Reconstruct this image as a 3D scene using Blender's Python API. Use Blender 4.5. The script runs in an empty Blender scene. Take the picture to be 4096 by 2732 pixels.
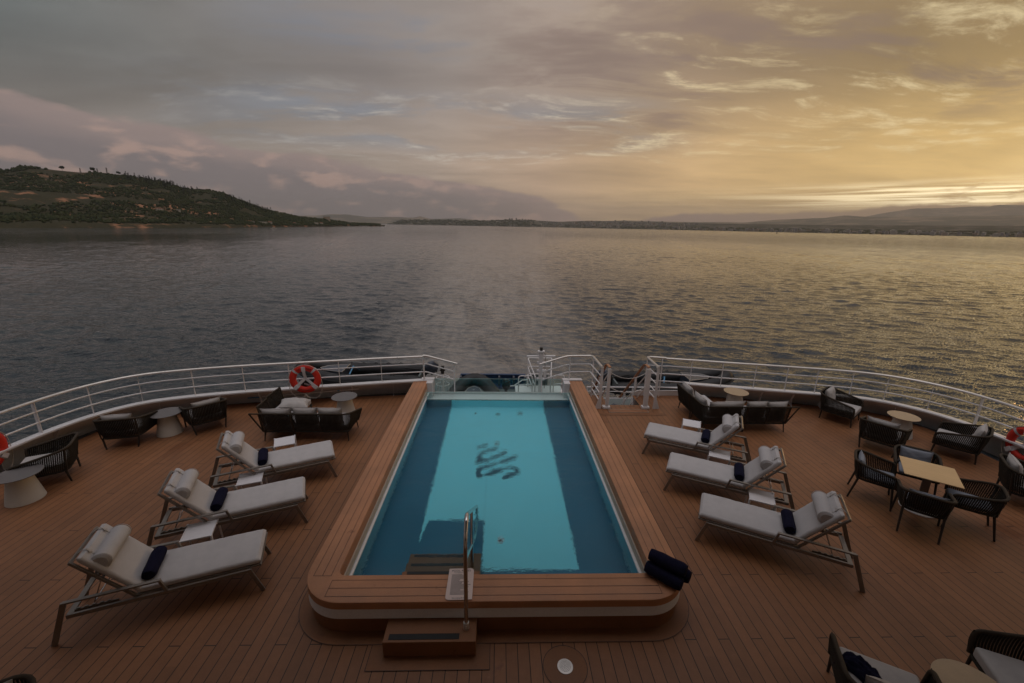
import bpy, math, random
from math import sin, cos, tan, pi, radians as R, hypot, atan2, sqrt
from mathutils import Vector, Matrix, noise as mn
random.seed(7)
sc = bpy.context.scene
COL = sc.collection

# ---------------------------------------------------------------- camera, sky, sun, exposure
cam = bpy.data.objects.new('camera', bpy.data.cameras.new('camera'))
COL.objects.link(cam)
cam.data.sensor_width = 36.0
cam.data.lens = 15.0
cam.data.clip_start = 0.05
cam.data.clip_end = 200000
mw = Matrix(((0.999497, -0.008722, -0.030489), (-0.027125, 0.262939, -0.964431), (0.016429, 0.964773, 0.26257))).to_4x4()
mw.translation = (0, 0, 4.7)
cam.matrix_world = mw
sc.camera = cam
sc.view_settings.view_transform = 'Standard'
sc.view_settings.look = 'None'
sc.view_settings.exposure = 0.0
sc.view_settings.gamma = 1.0
sc.cycles.use_denoising = True
sc.cycles.max_bounces = 8
sc.cycles.transmission_bounces = 8
sc.cycles.transparent_max_bounces = 8
sc.cycles.caustics_refractive = True
sc.cycles.sample_clamp_indirect = 4.0
SUN_AZ, SUN_EL = 61.0, 4.5


class V:
    """small wrapper round a shader socket so node maths reads like maths"""
    def __init__(s, nt, sock):
        s.nt, s.s = nt, sock

    def _m(s, op, *a, clamp=False):
        n = s.nt.nodes.new('ShaderNodeMath'); n.operation = op; n.use_clamp = clamp
        for i, x in enumerate((s,) + a):
            if isinstance(x, V): s.nt.links.new(x.s, n.inputs[i])
            else: n.inputs[i].default_value = x
        return V(s.nt, n.outputs[0])
    def __add__(s, o): return s._m('ADD', o)
    __radd__ = __add__
    def __sub__(s, o): return s._m('SUBTRACT', o)
    def __rsub__(s, o): return (s * -1.0) + o
    def __mul__(s, o): return s._m('MULTIPLY', o)
    __rmul__ = __mul__
    def __truediv__(s, o): return s._m('DIVIDE', o)
    def pw(s, o): return s._m('POWER', o)
    def ab(s): return s._m('ABSOLUTE')
    def fr(s): return s._m('FRACT')
    def fl(s): return s._m('FLOOR')
    def mx(s, o): return s._m('MAXIMUM', o)
    def mi(s, o): return s._m('MINIMUM', o)
    def lt(s, o): return s._m('LESS_THAN', o)
    def gt(s, o): return s._m('GREATER_THAN', o)
    def mod(s, o): return s._m('MODULO', o)
    def cl(s): return s._m('ADD', 0.0, clamp=True)
    def sm(s, a, b, lo=0.0, hi=1.0):
        n = s.nt.nodes.new('ShaderNodeMapRange'); n.interpolation_type = 'SMOOTHSTEP'
        s.nt.links.new(s.s, n.inputs[0])
        n.inputs[1].default_value = a; n.inputs[2].default_value = b
        n.inputs[3].default_value = lo; n.inputs[4].default_value = hi
        return V(s.nt, n.outputs[0])
    def lin(s, a, b, lo=0.0, hi=1.0):
        n = s.nt.nodes.new('ShaderNodeMapRange')
        s.nt.links.new(s.s, n.inputs[0])
        n.inputs[1].default_value = a; n.inputs[2].default_value = b
        n.inputs[3].default_value = lo; n.inputs[4].default_value = hi
        return V(s.nt, n.outputs[0])


def srgb(r, g, b):
    def f(c):
        c /= 255.0
        return c / 12.92 if c <= 0.04045 else ((c + 0.055) / 1.055) ** 2.4
    return (f(r), f(g), f(b), 1.0)


class NT:
    def __init__(s, nt):
        s.nt = nt
    def node(s, t, **kw):
        n = s.nt.nodes.new(t)
        for k, v in kw.items(): setattr(n, k, v)
        return n
    def link(s, a, b): s.nt.links.new(a.s if isinstance(a, V) else a, b)
    def coord(s, which='Object'):
        n = s.node('ShaderNodeTexCoord'); return V(s.nt, n.outputs[which])
    def geo(s, which='Position'):
        n = s.node('ShaderNodeNewGeometry'); return V(s.nt, n.outputs[which])
    def xyz(s, v):
        n = s.node('ShaderNodeSeparateXYZ'); s.link(v, n.inputs[0]); return [V(s.nt, o) for o in n.outputs]
    def vec(s, x, y, z):
        n = s.node('ShaderNodeCombineXYZ')
        for i, a in enumerate((x, y, z)):
            if isinstance(a, V): s.link(a, n.inputs[i])
            else: n.inputs[i].default_value = a
        return V(s.nt, n.outputs[0])
    def noise(s, v, scale, detail=3.0, rough=0.5, dist=0.0, out=0):
        n = s.node('ShaderNodeTexNoise'); s.link(v, n.inputs['Vector'])
        n.inputs['Scale'].default_value = scale; n.inputs['Detail'].default_value = detail
        n.inputs['Roughness'].default_value = rough; n.inputs['Distortion'].default_value = dist
        return V(s.nt, n.outputs[out])
    def white(s, v):
        n = s.node('ShaderNodeTexWhiteNoise', noise_dimensions='3D'); s.link(v, n.inputs[0]); return V(s.nt, n.outputs[0])
    def voro(s, v, scale, out=0, **kw):
        n = s.node('ShaderNodeTexVoronoi', **kw); s.link(v, n.inputs['Vector']); n.inputs['Scale'].default_value = scale
        return V(s.nt, n.outputs[out])
    def mix(s, f, a, b, mode='MIX'):
        n = s.node('ShaderNodeMix', data_type='RGBA', blend_type=mode)
        for i, x in ((0, f), (6, a), (7, b)):
            if isinstance(x, V): s.link(x, n.inputs[i])
            else: n.inputs[i].default_value = x
        return V(s.nt, n.outputs[2])
    def ramp(s, x, pts):
        n = s.node('ShaderNodeValToRGB'); s.link(x, n.inputs[0])
        e = n.color_ramp.elements
        while len(e) < len(pts): e.new(0.5)
        for el, (p, c) in zip(e, pts): el.position = p; el.color = c
        return V(s.nt, n.outputs[0])
    def scale(s, col, f):
        return s.mix(1.0, col, s.vec(f, f, f) if isinstance(f, V) else (f, f, f, 1), 'MULTIPLY')
    def bump(s, h, strength=0.3, dist=0.01, normal=None):
        n = s.node('ShaderNodeBump'); n.inputs['Strength'].default_value = strength
        n.inputs['Distance'].default_value = dist; s.link(h, n.inputs['Height'])
        if normal is not None: s.link(normal, n.inputs['Normal'])
        return V(s.nt, n.outputs[0])


def build_world():
    w = bpy.data.worlds.new('World'); sc.world = w; w.use_nodes = True
    t = NT(w.node_tree); w.node_tree.nodes.clear()
    out = t.node('ShaderNodeOutputWorld'); bg = t.node('ShaderNodeBackground')
    sky = t.node('ShaderNodeTexSky', sky_type='NISHITA')
    sky.sun_disc = False; sky.sun_elevation = R(SUN_EL); sky.sun_rotation = R(SUN_AZ)
    sky.air_density = 1.2; sky.dust_density = 3.0; sky.ozone_density = 2.0
    d = t.coord('Generated'); x, y, z = t.xyz(d)
    az = x._m('ARCTAN2', y) * (180 / pi)                # degrees clockwise from the ship's stern axis
    el = z._m('ARCSINE') * (180 / pi)
    s = x * (sin(R(SUN_AZ)) * cos(R(SUN_EL))) + y * (cos(R(SUN_AZ)) * cos(R(SUN_EL))) + z * sin(R(SUN_EL))
    su = s.lin(-1, 1)
    # cloud-deck coordinates: a flat ceiling seen in perspective
    zz = z.mx(0.0) + 0.10
    px, py = x / zz, y / zz
    P = t.vec(px, py, 0.0)
    warp = t.noise(P, 0.55, 3, 0.5, out=1)
    wx, wy, wz = t.xyz(warp)
    Pw = t.vec(px * 0.72 + py * 0.10 + wx * 1.1, py * 1.35 - px * 0.12 + wy * 1.1, 0.3)
    big = t.noise(Pw, 0.55, 5, 0.55)
    mid = t.noise(t.vec(px * 0.75 + wx * 1.6, py * 1.8 + wy * 1.3, 4.0), 1.1, 7, 0.62)
    fine = t.noise(t.vec(px * 1.2 + wx * 2.0, py * 2.2 + wy * 2.0, 9.0), 2.7, 7, 0.68)
    # high overcast colour, cool away from the sun, gold towards it
    hi = t.ramp(su, [(0.0, srgb(84, 90, 94)), (0.36, srgb(86, 93, 93)), (0.50, srgb(112, 109, 106)), (0.62, srgb(128, 121, 118)), (0.70, srgb(144, 134, 128)),
                     (0.78, srgb(158, 142, 130)), (0.88, srgb(144, 123, 101)), (0.955, srgb(138, 116, 83)), (1.0, srgb(158, 132, 86))])
    lo = t.ramp(su, [(0.0, srgb(108, 104, 106)), (0.36, srgb(128, 119, 112)), (0.55, srgb(150, 137, 126)), (0.68, srgb(168, 150, 134)),
                     (0.78, srgb(190, 161, 133)), (0.88, srgb(204, 169, 121)), (0.955, srgb(210, 174, 112)), (1.0, srgb(244, 204, 128))])
    base = t.mix(el.sm(4, 17), lo, hi)
    # clear gaps show the sky behind
    gapc = t.mix(0.5, t.scale(V(t.nt, sky.outputs[0]), 0.10), srgb(124, 132, 152))
    gap = mid.sm(0.44, 0.60) * el.sm(7.5, 10.0) * el.sm(16.0, 12.0) * az.sm(26, 10) * az.sm(-42, -22) + mid.sm(0.50, 0.64) * el.sm(15, 19) * az.sm(14, 0) * az.sm(-34, -20) * 0.8
    base = t.mix(gap * 0.62, base, gapc)
    base = t.mix(mid.sm(0.53, 0.40) * big.sm(0.62, 0.45) * el.sm(8, 13) * az.sm(-10, 8) * 0.62, base, srgb(132, 113, 106))
    # soft light and dark in the deck
    base = t.scale(base, big.lin(0.3, 0.7, 0.76, 1.22) * mid.lin(0.3, 0.7, 0.86, 1.12))
    # bright wisps
    wisp = (fine.sm(0.47, 0.68) * mid.sm(0.44, 0.58)) * el.sm(6.0, 8.5) * (el.sm(17, 11).mx(az.sm(5, 24))) * az.sm(-44, -18) * az.sm(30, 16, 0.6, 1.0)
    wc = t.ramp(su, [(0.0, srgb(130, 132, 138)), (0.5, srgb(150, 148, 145)), (0.75, srgb(205, 195, 180)), (0.9, srgb(225, 205, 160)), (1.0, srgb(250, 232, 185))])
    base = t.mix(wisp * 0.8, base, wc)
    # low bright streaks near the sun
    P2 = t.vec(az * 0.030, el * 1.35, 0.0)
    st = t.noise(P2, 1.9, 5, 0.55, 0.3)
    band = el.sm(1.8, 2.9) * el.sm(5.0, 3.6) * az.sm(4, 46)
    base = t.mix((st.sm(0.38, 0.60) * band) * 1.0, base, t.mix(az.sm(22, 51), srgb(232, 200, 142), (2.3, 1.9, 1.15, 1)))
    glow = s.sm(0.968, 1.0)
    base = t.mix((glow * el.sm(0.5, 2.5) * el.sm(9.0, 3.5) * 0.7).cl(), base, (1.6, 1.15, 0.52, 1))
    # long cloud bank low on the left, falling to the horizon at the right of centre
    A = t.vec(az * 0.055, el * 0.20, 2.0)
    pf = t.noise(A, 2.4, 6, 0.55, 0.25)
    top = (az * -0.112) + 4.7 - az.sm(0, 19) * 4.6 + (pf - 0.5) * 3.0
    bank = (el - top).sm(0.30, -0.35) * az.sm(24, 8)
    pf2 = t.noise(t.vec(az * 0.10, el * 0.24, 5.0), 2.2, 5, 0.5, 0.2)
    bc = t.mix(pf2.sm(0.50, 0.66) * 0.65, srgb(112, 103, 104), srgb(186, 152, 136))
    bc = t.mix(az.sm(-6, 20) * 0.85, bc, srgb(160, 126, 112))
    bc = t.mix((el - top).sm(-3.2, -0.2) * 0.55, bc, srgb(158, 136, 128))
    base = t.mix(bank * 0.92, base, bc)
    # thin bank of cloud on the right horizon
    top2 = az.sm(13, 24) * 1.55 + az.sm(34, 46) * 0.6 + (t.noise(t.vec(az * 0.09, 1.0, 3.0), 2.2, 5, 0.6) - 0.5) * 1.5 + 0.25
    bank2 = (el - top2).sm(0.22, -0.2) * az.sm(12, 20)
    base = t.mix(bank2 * 0.92, base, t.mix(az.sm(20, 50), srgb(140, 116, 108), srgb(152, 118, 82)))
    # two small dark clouds before the glow
    c1 = (t.noise(t.vec(az * 0.20, el * 0.9, 7.0), 1.5, 5, 0.6)).sm(0.49, 0.60) * el.sm(2.2, 2.7) * el.sm(4.9, 4.2) * az.sm(43.5, 47.5)
    base = t.mix(c1 * 0.65, base, srgb(176, 134, 76))
    # unseen upper sky: dimmed for the pool's reflection, brightened overhead to light the deck
    hn = t.noise(t.vec(px * 1.6 + wx, py * 2.4 + wy, 6.0), 1.3, 5, 0.6).sm(0.38, 0.62, 0.35, 2.1)
    base = t.mix(el.sm(24, 34), base, t.scale((0.150, 0.150, 0.165, 1), hn))
    base = t.mix(el.sm(50, 72), base, (1.18, 1.12, 1.14, 1))
    base = t.scale(base, 1.22)
    base = t.mix(el.sm(-0.1, -14.0), base, srgb(66, 64, 66))
    t.link(base, bg.inputs[0]); bg.inputs[1].default_value = 1.0
    t.link(bg.outputs[0], out.inputs[0])
build_world()

sun = bpy.data.objects.new('sun', bpy.data.lights.new('sun', 'SUN')); COL.objects.link(sun)
sun.data.energy = 0.20; sun.data.angle = R(8.0); sun.data.color = (1.0, 0.50, 0.18)
sun.rotation_euler = Vector((sin(R(SUN_AZ)) * cos(R(SUN_EL)), cos(R(SUN_AZ)) * cos(R(SUN_EL)), sin(R(SUN_EL)))).to_track_quat('Z', 'Y').to_euler()

# ---------------------------------------------------------------- mesh helpers
class MB:
    def __init__(s): s.v, s.f = [], []
    def add(s, vs, fs):
        o = len(s.v); s.v += [tuple(p) for p in vs]; s.f += [tuple(i + o for i in f) for f in fs]; return s
    def box(s, x0, x1, y0, y1, z0, z1):
        return s.add([(x0, y0, z0), (x1, y0, z0), (x1, y1, z0), (x0, y1, z0), (x0, y0, z1), (x1, y0, z1), (x1, y1, z1), (x0, y1, z1)],
                     [(0, 3, 2, 1), (4, 5, 6, 7), (0, 1, 5, 4), (1, 2, 6, 5), (2, 3, 7, 6), (3, 0, 4, 7)])
    def beam(s, p, q, w, h, up=(0, 0, 1)):
        p, q = Vector(p), Vector(q); d = (q - p).normalized(); u = Vector(up)
        if abs(d.dot(u)) > 0.98: u = Vector((1, 0, 0))
        a = d.cross(u).normalized(); b = a.cross(d).normalized(); a *= w / 2; b *= h / 2
        vs = [p - a - b, p + a - b, p + a + b, p - a + b, q - a - b, q + a - b, q + a + b, q - a + b]
        return s.add(vs, [(0, 1, 2, 3), (7, 6, 5, 4), (0, 4, 5, 1), (1, 5, 6, 2), (2, 6, 7, 3), (3, 7, 4, 0)])
    def tube(s, pts, r, n=8, closed=False, sq=1.0):
        pts = [Vector(p) for p in pts]; m = len(pts); rings = []; pa = None
        rr = r if isinstance(r, (list, tuple)) else [r] * m
        for i, p in enumerate(pts):
            if closed: d = pts[(i + 1) % m] - pts[i - 1]
            else: d = pts[min(i + 1, m - 1)] - pts[max(i - 1, 0)]
            d.normalize()
            if pa is None:
                u = Vector((0, 0, 1)) if abs(d.z) < 0.9 else Vector((1, 0, 0)); a = d.cross(u).normalized()
            else: a = (pa - d * pa.dot(d)).normalized()
            b = d.cross(a).normalized(); pa = a
            rings.append([p + a * (cos(2 * pi * k / n) * rr[i]) + b * (sin(2 * pi * k / n) * rr[i] * sq) for k in range(n)])
        vs = [q for rg in rings for q in rg]; fs = []
        for i in range(m if closed else m - 1):
            j = (i + 1) % m
            for k in range(n):
                l = (k + 1) % n; fs.append((i * n + k, i * n + l, j * n + l, j * n + k))
        if not closed: fs.append(tuple(range(n))[::-1]); fs.append(tuple((m - 1) * n + k for k in range(n)))
        return s.add(vs, fs)
    def lathe(s, prof, n=32, c=(0, 0, 0)):
        vs, fs = [], []; m = len(prof)
        for r, z in prof:
            for k in range(n): vs.append((c[0] + r * cos(2 * pi * k / n), c[1] + r * sin(2 * pi * k / n), c[2] + z))
        for i in range(m - 1):
            for k in range(n):
                l = (k + 1) % n; fs.append((i * n + k, i * n + l, (i + 1) * n + l, (i + 1) * n + k))
        fs.append(tuple(range(n))[::-1]); fs.append(tuple((m - 1) * n + k for k in range(n)))
        return s.add(vs, fs)
    def prism(s, poly, z0, z1):
        n = len(poly)
        vs = [(p[0], p[1], z0) for p in poly] + [(p[0], p[1], z1) for p in poly]
        fs = [tuple(range(n))[::-1], tuple(range(n, 2 * n))] + [(k, (k + 1) % n, n + (k + 1) % n, n + k) for k in range(n)]
        return s.add(vs, fs)
    def grid(s, rows, closed=False):
        m, n = len(rows), len(rows[0]); vs = [p for r in rows for p in r]; fs = []
        for i in range(m - 1):
            for k in range(n if closed else n - 1):
                l = (k + 1) % n; fs.append((i * n + k, i * n + l, (i + 1) * n + l, (i + 1) * n + k))
        return s.add(vs, fs)
    def xf(s, M):
        s.v = [tuple(M @ Vector(p)) for p in s.v]; return s
    def build(s, name, mat, parent=None, smooth=False, bevel=0, seg=2, loc=None):
        me = bpy.data.meshes.new(name); me.from_pydata(s.v, [], s.f); me.validate(); me.update()
        if mat: me.materials.append(mat)
        if smooth:
            for p in me.polygons: p.use_smooth = True
        o = bpy.data.objects.new(name, me); COL.objects.link(o)
        if parent: o.parent = parent
        if loc: o.location = loc
        if bevel:
            b = o.modifiers.new('bevel', 'BEVEL'); b.width = bevel; b.segments = seg; b.limit_method = 'ANGLE'; b.angle_limit = R(40)
            me.shade_smooth() if hasattr(me, 'shade_smooth') else None
            for p in me.polygons: p.use_smooth = True
            b.harden_normals = False
            wn = o.modifiers.new('wn', 'WEIGHTED_NORMAL'); wn.keep_sharp = False
        elif smooth:
            try: me.set_sharp_from_angle(angle=R(42))
            except Exception: pass
        return o


def tag(o, label=None, cat=None, group=None, kind=None):
    if label: o['label'] = label
    if cat: o['category'] = cat
    if group: o['group'] = group
    if kind: o['kind'] = kind
    return o
def empty(name, loc=(0, 0, 0), rz=0.0, label=None, cat=None, group=None):
    o = bpy.data.objects.new(name, None); o.empty_display_size = 0.1; COL.objects.link(o)
    o.location = loc; o.rotation_euler = (0, 0, rz)
    return tag(o, label, cat, group)
def kids(o): return [c for c in bpy.data.objects if c.parent == o]
def dup(root, loc, rz, label=None, group=None):
    r = root.copy(); COL.objects.link(r); r.location = loc; r.rotation_euler = (root.rotation_euler[0], root.rotation_euler[1], rz)
    if label: r['label'] = label
    if group: r['group'] = group
    for ch in kids(root):
        c = ch.copy(); COL.objects.link(c); c.parent = r
        for g in kids(ch):
            e = g.copy(); COL.objects.link(e); e.parent = c
    return r
def text_bm(txt, size, ext=0.0008):
    cu = bpy.data.curves.new('t', 'FONT'); cu.body = txt; cu.size = size; cu.extrude = ext; cu.align_x = 'CENTER'; cu.align_y = 'CENTER'; cu.resolution_u = 3
    o = bpy.data.objects.new('t', cu); COL.objects.link(o)
    dg = bpy.context.evaluated_depsgraph_get(); me = bpy.data.meshes.new_from_object(o.evaluated_get(dg))
    m = MB(); m.add([tuple(v.co) for v in me.vertices], [tuple(p.vertices) for p in me.polygons])
    bpy.data.objects.remove(o); bpy.data.meshes.remove(me); bpy.data.curves.remove(cu)
    return m
def rpoly(pts, r, seg=5, closed=False):
    """polyline with rounded corners; pts 2D or 3D; r a number or a list"""
    P = [Vector(p) for p in pts]; n = len(P); out = []
    for i in range(n):
        ri = r[i] if isinstance(r, (list, tuple)) else r
        if (not closed and i in (0, n - 1)) or ri <= 0: out.append(P[i]); continue
        a, b, c = P[i - 1], P[i], P[(i + 1) % n]
        k = min(ri, (a - b).length * 0.49, (c - b).length * 0.49)
        p0 = b + (a - b).normalized() * k; p1 = b + (c - b).normalized() * k
        for j in range(seg + 1):
            t = j / seg; out.append(p0 * (1 - t) ** 2 + b * (2 * t * (1 - t)) + p1 * t * t)
    return out
def resamp(P, n):
    L = [0]
    for a, b in zip(P, P[1:]): L.append(L[-1] + (b - a).length)
    out = []; j = 0
    for i in range(n):
        t = L[-1] * i / (n - 1)
        while j < len(P) - 2 and L[j + 1] < t: j += 1
        d = L[j + 1] - L[j]; k = 0 if d == 0 else (t - L[j]) / d
        out.append(P[j].lerp(P[j + 1], min(max(k, 0), 1)))
    return out

# ---------------------------------------------------------------- materials
def mat(name, col, rough=0.5, metal=0.0, spec=0.5, build=None, **kw):
    m = bpy.data.materials.new(name); m.use_nodes = True; t = NT(m.node_tree)
    b = m.node_tree.nodes['Principled BSDF']
    b.inputs['Base Color'].default_value = tuple(col[:3]) + (1,); b.inputs['Roughness'].default_value = rough
    b.inputs['Metallic'].default_value = metal; b.inputs['Specular IOR Level'].default_value = spec
    for k, v in kw.items(): b.inputs[k].default_value = v
    if build: build(t, b)
    return m
def vary(col, amt=0.12, scale=3.0, bump=0.0, bs=120.0, rough=None, stain=None):
    """base colour with soft wear noise, a fine grain and optional bump"""
    def f(t, b):
        p = t.coord('Object')
        n = t.noise(p, scale, 5, 0.6); g = t.noise(p, bs, 2, 0.5)
        c = t.scale(tuple(col[:3]) + (1,), n.lin(0.25, 0.75, 1 - amt, 1 + amt) * g.lin(0.2, 0.8, 0.94, 1.06))
        if stain: c = t.mix(t.noise(p, scale * 2.3, 6, 0.7).sm(0.60, 0.74) * 0.6, c, tuple(stain[:3]) + (1,))
        t.link(c, b.inputs['Base Color'])
        if rough: t.link(n.lin(0.3, 0.7, rough[0], rough[1]), b.inputs['Roughness'])
        if bump: t.link(t.bump(g, bump, 0.002), b.inputs['Normal'])
    return f

PL = 0.1328
WOOD = (0.228, 0.099, 0.043)
def wood_nodes(axis, seam_w=0.0074, joints=True, col=WOOD, pitch=PL, off=0.0):
    def f(t, b):
        p = t.geo('Position'); x, y, z = t.xyz(p)
        u, v = (x, y) if axis == 'x' else (y, x)
        a = (u + off + 100 * pitch) / pitch; i = a.fl(); fr = a.fr()
        seam = (fr.mi(1.0 - fr) * pitch).sm(seam_w * 0.75, seam_w * 0.4)
        if joints:
            row = (v + 40.0 - 0.46) / 0.965
            k = row.fl()
            j = (row.fr() * 0.965).lt(0.010) * ((i + k * 2.0).mod(3.0)).ab().lt(0.5)
            seam = seam.mx(j)
            tone = t.white(t.vec(i, ((row + i * 0.333) * 0.333).fl(), 0.0))
        else: tone = t.white(t.vec(i, 1.0, 0.0))
        st = t.noise(t.vec(x, y * 0.8, z), 0.55, 6, 0.62)
        wet = t.noise(t.vec(x + 7.0, y, z), 0.55, 7, 0.68, 0.6).sm(0.555, 0.64) * t.noise(t.vec(x, y + 3.0, z), 0.22, 2).sm(0.42, 0.58)
        gr = t.noise(t.vec(x * 60.0, y * 6.0, z * 60.0) if axis == 'x' else t.vec(x * 6.0, y * 60.0, z * 60.0), 1.0, 3, 0.6)
        sp = t.noise(p, 9.0, 5, 0.7)
        c = t.scale(tuple(col) + (1,), tone.lin(0, 1, 0.91, 1.08) * st.lin(0.3, 0.7, 0.84, 1.16) * gr.lin(0.2, 0.8, 0.93, 1.07) * sp.lin(0.3, 0.7, 0.93, 1.08))
        c = t.mix(wet * 0.62, c, (0.13, 0.042, 0.020, 1))
        c = t.mix(sp.sm(0.66, 0.74) * 0.25, c, (0.36, 0.20, 0.13, 1))
        c = t.mix(seam * 0.96, c, (0.006, 0.005, 0.005, 1))
        t.link(c, b.inputs['Base Color'])
        t.link(st.lin(0.3, 0.7, 0.40, 0.56) - wet * 0.24, b.inputs['Roughness'])
        h = gr * 0.15 + sp * 0.2 - seam * 1.0
        t.link(t.bump(h, 0.35, 0.002), b.inputs['Normal'])
    return f
M = {}
M['deck'] = mat('deck planking', WOOD, 0.6, build=wood_nodes('x', off=0.0225), spec=0.35)
M['border'] = mat('margin board', WOOD, 0.6, build=vary(tuple(c * 0.92 for c in WOOD), 0.16, 2.2, 0.15, 60, (0.5, 0.66), stain=(0.10, 0.04, 0.022)), spec=0.35)
M['cope_plain'] = mat('coping board', WOOD, 0.6, build=vary((0.40, 0.185, 0.092), 0.20, 1.7, 0.2, 70, (0.45, 0.62), stain=(0.15, 0.06, 0.032)), spec=0.4)
M['caulk'] = mat('black caulking', (0.008, 0.007, 0.007), 0.55, build=vary((0.008, 0.007, 0.007), 0.3, 8))
M['white'] = mat('white ship paint', (0.72, 0.70, 0.70), 0.38, build=vary((0.70, 0.68, 0.68), 0.06, 1.3, 0.05, 40, (0.3, 0.5), stain=None))
M['white_rail'] = mat('white rail enamel', (0.74, 0.72, 0.72), 0.3, build=vary((0.74, 0.72, 0.72), 0.05, 4.0, 0, 40, (0.25, 0.42)))
M['alu'] = mat('brushed steel cap', (0.62, 0.58, 0.54), 0.35, 0.7, build=vary((0.60, 0.56, 0.52), 0.1, 6, 0.03, 90, (0.26, 0.42)))
M['steel'] = mat('polished steel', (0.62, 0.60, 0.58), 0.16, 1.0, build=vary((0.60, 0.57, 0.55), 0.06, 9, 0, 90, (0.10, 0.24)))
M['gutter'] = mat('blue grey gutter paint', (0.035, 0.05, 0.06), 0.45, build=vary((0.035, 0.05, 0.06), 0.3, 2.0, 0.1, 30, (0.35, 0.6)))
M['pool_wall'] = mat('pale blue pool lining', (0.16, 0.48, 0.56), 0.4, build=vary((0.36, 0.64, 0.71), 0.05, 2.0))
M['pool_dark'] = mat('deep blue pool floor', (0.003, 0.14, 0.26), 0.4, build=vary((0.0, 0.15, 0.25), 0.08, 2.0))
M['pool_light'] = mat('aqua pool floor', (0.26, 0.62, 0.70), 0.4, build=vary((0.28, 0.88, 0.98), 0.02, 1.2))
M['pool_mark'] = mat('dark blue floor emblem', (0.012, 0.10, 0.15), 0.4, build=vary((0.012, 0.10, 0.15), 0.08, 2.0))
M['cream'] = mat('cream recess', (0.50, 0.46, 0.40), 0.5, build=vary((0.46, 0.40, 0.33), 0.06, 3))
M['fabric'] = mat('light grey outdoor fabric', (0.50, 0.475, 0.455), 0.9, build=vary((0.46, 0.44, 0.44), 0.07, 5, 0.35, 420), spec=0.2)
M['pillow'] = mat('grey linen pillow', (0.40, 0.375, 0.36), 0.92, build=vary((0.40, 0.375, 0.36), 0.09, 7, 0.45, 300), spec=0.2)
M['pillow_blue'] = mat('blue grey pillow', (0.22, 0.235, 0.27), 0.92, build=vary((0.22, 0.235, 0.27), 0.09, 7, 0.45, 300), spec=0.2)
M['towel'] = mat('navy towel', (0.012, 0.012, 0.045), 1.0, build=vary((0.010, 0.010, 0.026), 0.25, 22, 1.0, 320), spec=0.1)
M['frame'] = mat('brown grey aluminium', (0.115, 0.10, 0.088), 0.42, 0.55, build=vary((0.235, 0.205, 0.18), 0.08, 5, 0.05, 200, (0.34, 0.5)))
M['rope'] = mat('dark woven rope', (0.022, 0.018, 0.014), 0.85, build=vary((0.024, 0.020, 0.015), 0.25, 9, 0.6, 500), spec=0.25)
M['rope_rim'] = mat('rope wrapped rim', (0.045, 0.034, 0.024), 0.85, build=vary((0.045, 0.034, 0.024), 0.22, 9, 0.7, 350), spec=0.25)
M['legs'] = mat('dark chair legs', (0.035, 0.030, 0.026), 0.5, 0.2, build=vary((0.035, 0.030, 0.026), 0.1, 9))
M['cone'] = mat('textured concrete pedestal', (0.55, 0.51, 0.45), 0.75, build=vary((0.56, 0.52, 0.46), 0.05, 4, 0.5, 180))
M['top_grey'] = mat('dark stone table top', (0.13, 0.115, 0.11), 0.45, build=vary((0.13, 0.118, 0.115), 0.18, 14, 0.1, 90, (0.35, 0.55)))
M['top_tan'] = mat('tan stone table top', (0.40, 0.29, 0.18), 0.5, build=vary((0.40, 0.29, 0.18), 0.08, 8, 0.1, 90, (0.4, 0.55), stain=(0.28, 0.20, 0.13)))
def oakn(t, b):
    x, y, z = t.xyz(t.coord('Object'))
    g = t.noise(t.vec(x * 3.0, y * 90.0, z), 1.0, 4, 0.6); n = t.noise(t.coord('Object'), 3.0, 3)
    t.link(t.scale((0.60, 0.40, 0.20, 1), g.lin(0.25, 0.75, 0.9, 1.1) * n.lin(0.3, 0.7, 0.95, 1.05)), b.inputs['Base Color'])
M['oak'] = mat('pale oak laminate', (0.6, 0.4, 0.2), 0.4, build=oakn)
M['white_plastic'] = mat('white moulded plastic', (0.66, 0.64, 0.66), 0.45, build=vary((0.68, 0.66, 0.68), 0.03, 4, 0.02, 200))
M['red'] = mat('orange red foam ring', (0.62, 0.028, 0.012), 0.6, build=vary((0.62, 0.026, 0.012), 0.14, 5, 0.2, 90))
M['tape'] = mat('grey reflective tape', (0.50, 0.50, 0.52), 0.5, build=vary((0.5, 0.5, 0.52), 0.08, 12, 0.1, 200))
M['line'] = mat('off white cord', (0.48, 0.42, 0.36), 0.9, build=vary((0.48, 0.42, 0.36), 0.12, 30, 0.5, 400))
M['black'] = mat('black paint', (0.012, 0.012, 0.013), 0.5, build=vary((0.012, 0.012, 0.013), 0.2, 12))
M['hypalon'] = mat('black inflatable rubber', (0.020, 0.021, 0.023), 0.5, build=vary((0.011, 0.011, 0.012), 0.25, 2.5, 0.3, 60, (0.5, 0.7)))
M['motor'] = mat('grey blue engine cowling', (0.05, 0.06, 0.08), 0.3, build=vary((0.05, 0.06, 0.08), 0.1, 5))
M['navy'] = mat('navy blue steel', (0.018, 0.05, 0.12), 0.45, build=vary((0.018, 0.05, 0.12), 0.2, 3))
M['strap'] = mat('blue webbing strap', (0.10, 0.28, 0.46), 0.7, build=vary((0.10, 0.28, 0.46), 0.1, 9))
M['paper'] = mat('printed board', (0.62, 0.50, 0.46), 0.6, build=vary((0.62, 0.50, 0.46), 0.03, 9))
M['rubber'] = mat('black ribbed tread', (0.010, 0.010, 0.010), 0.7, build=vary((0.010, 0.010, 0.010), 0.2, 12, 0.4, 120))
M['greyfloor'] = mat('grey green deck paint', (0.10, 0.12, 0.12), 0.6, build=vary((0.10, 0.12, 0.12), 0.2, 1.2))
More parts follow.
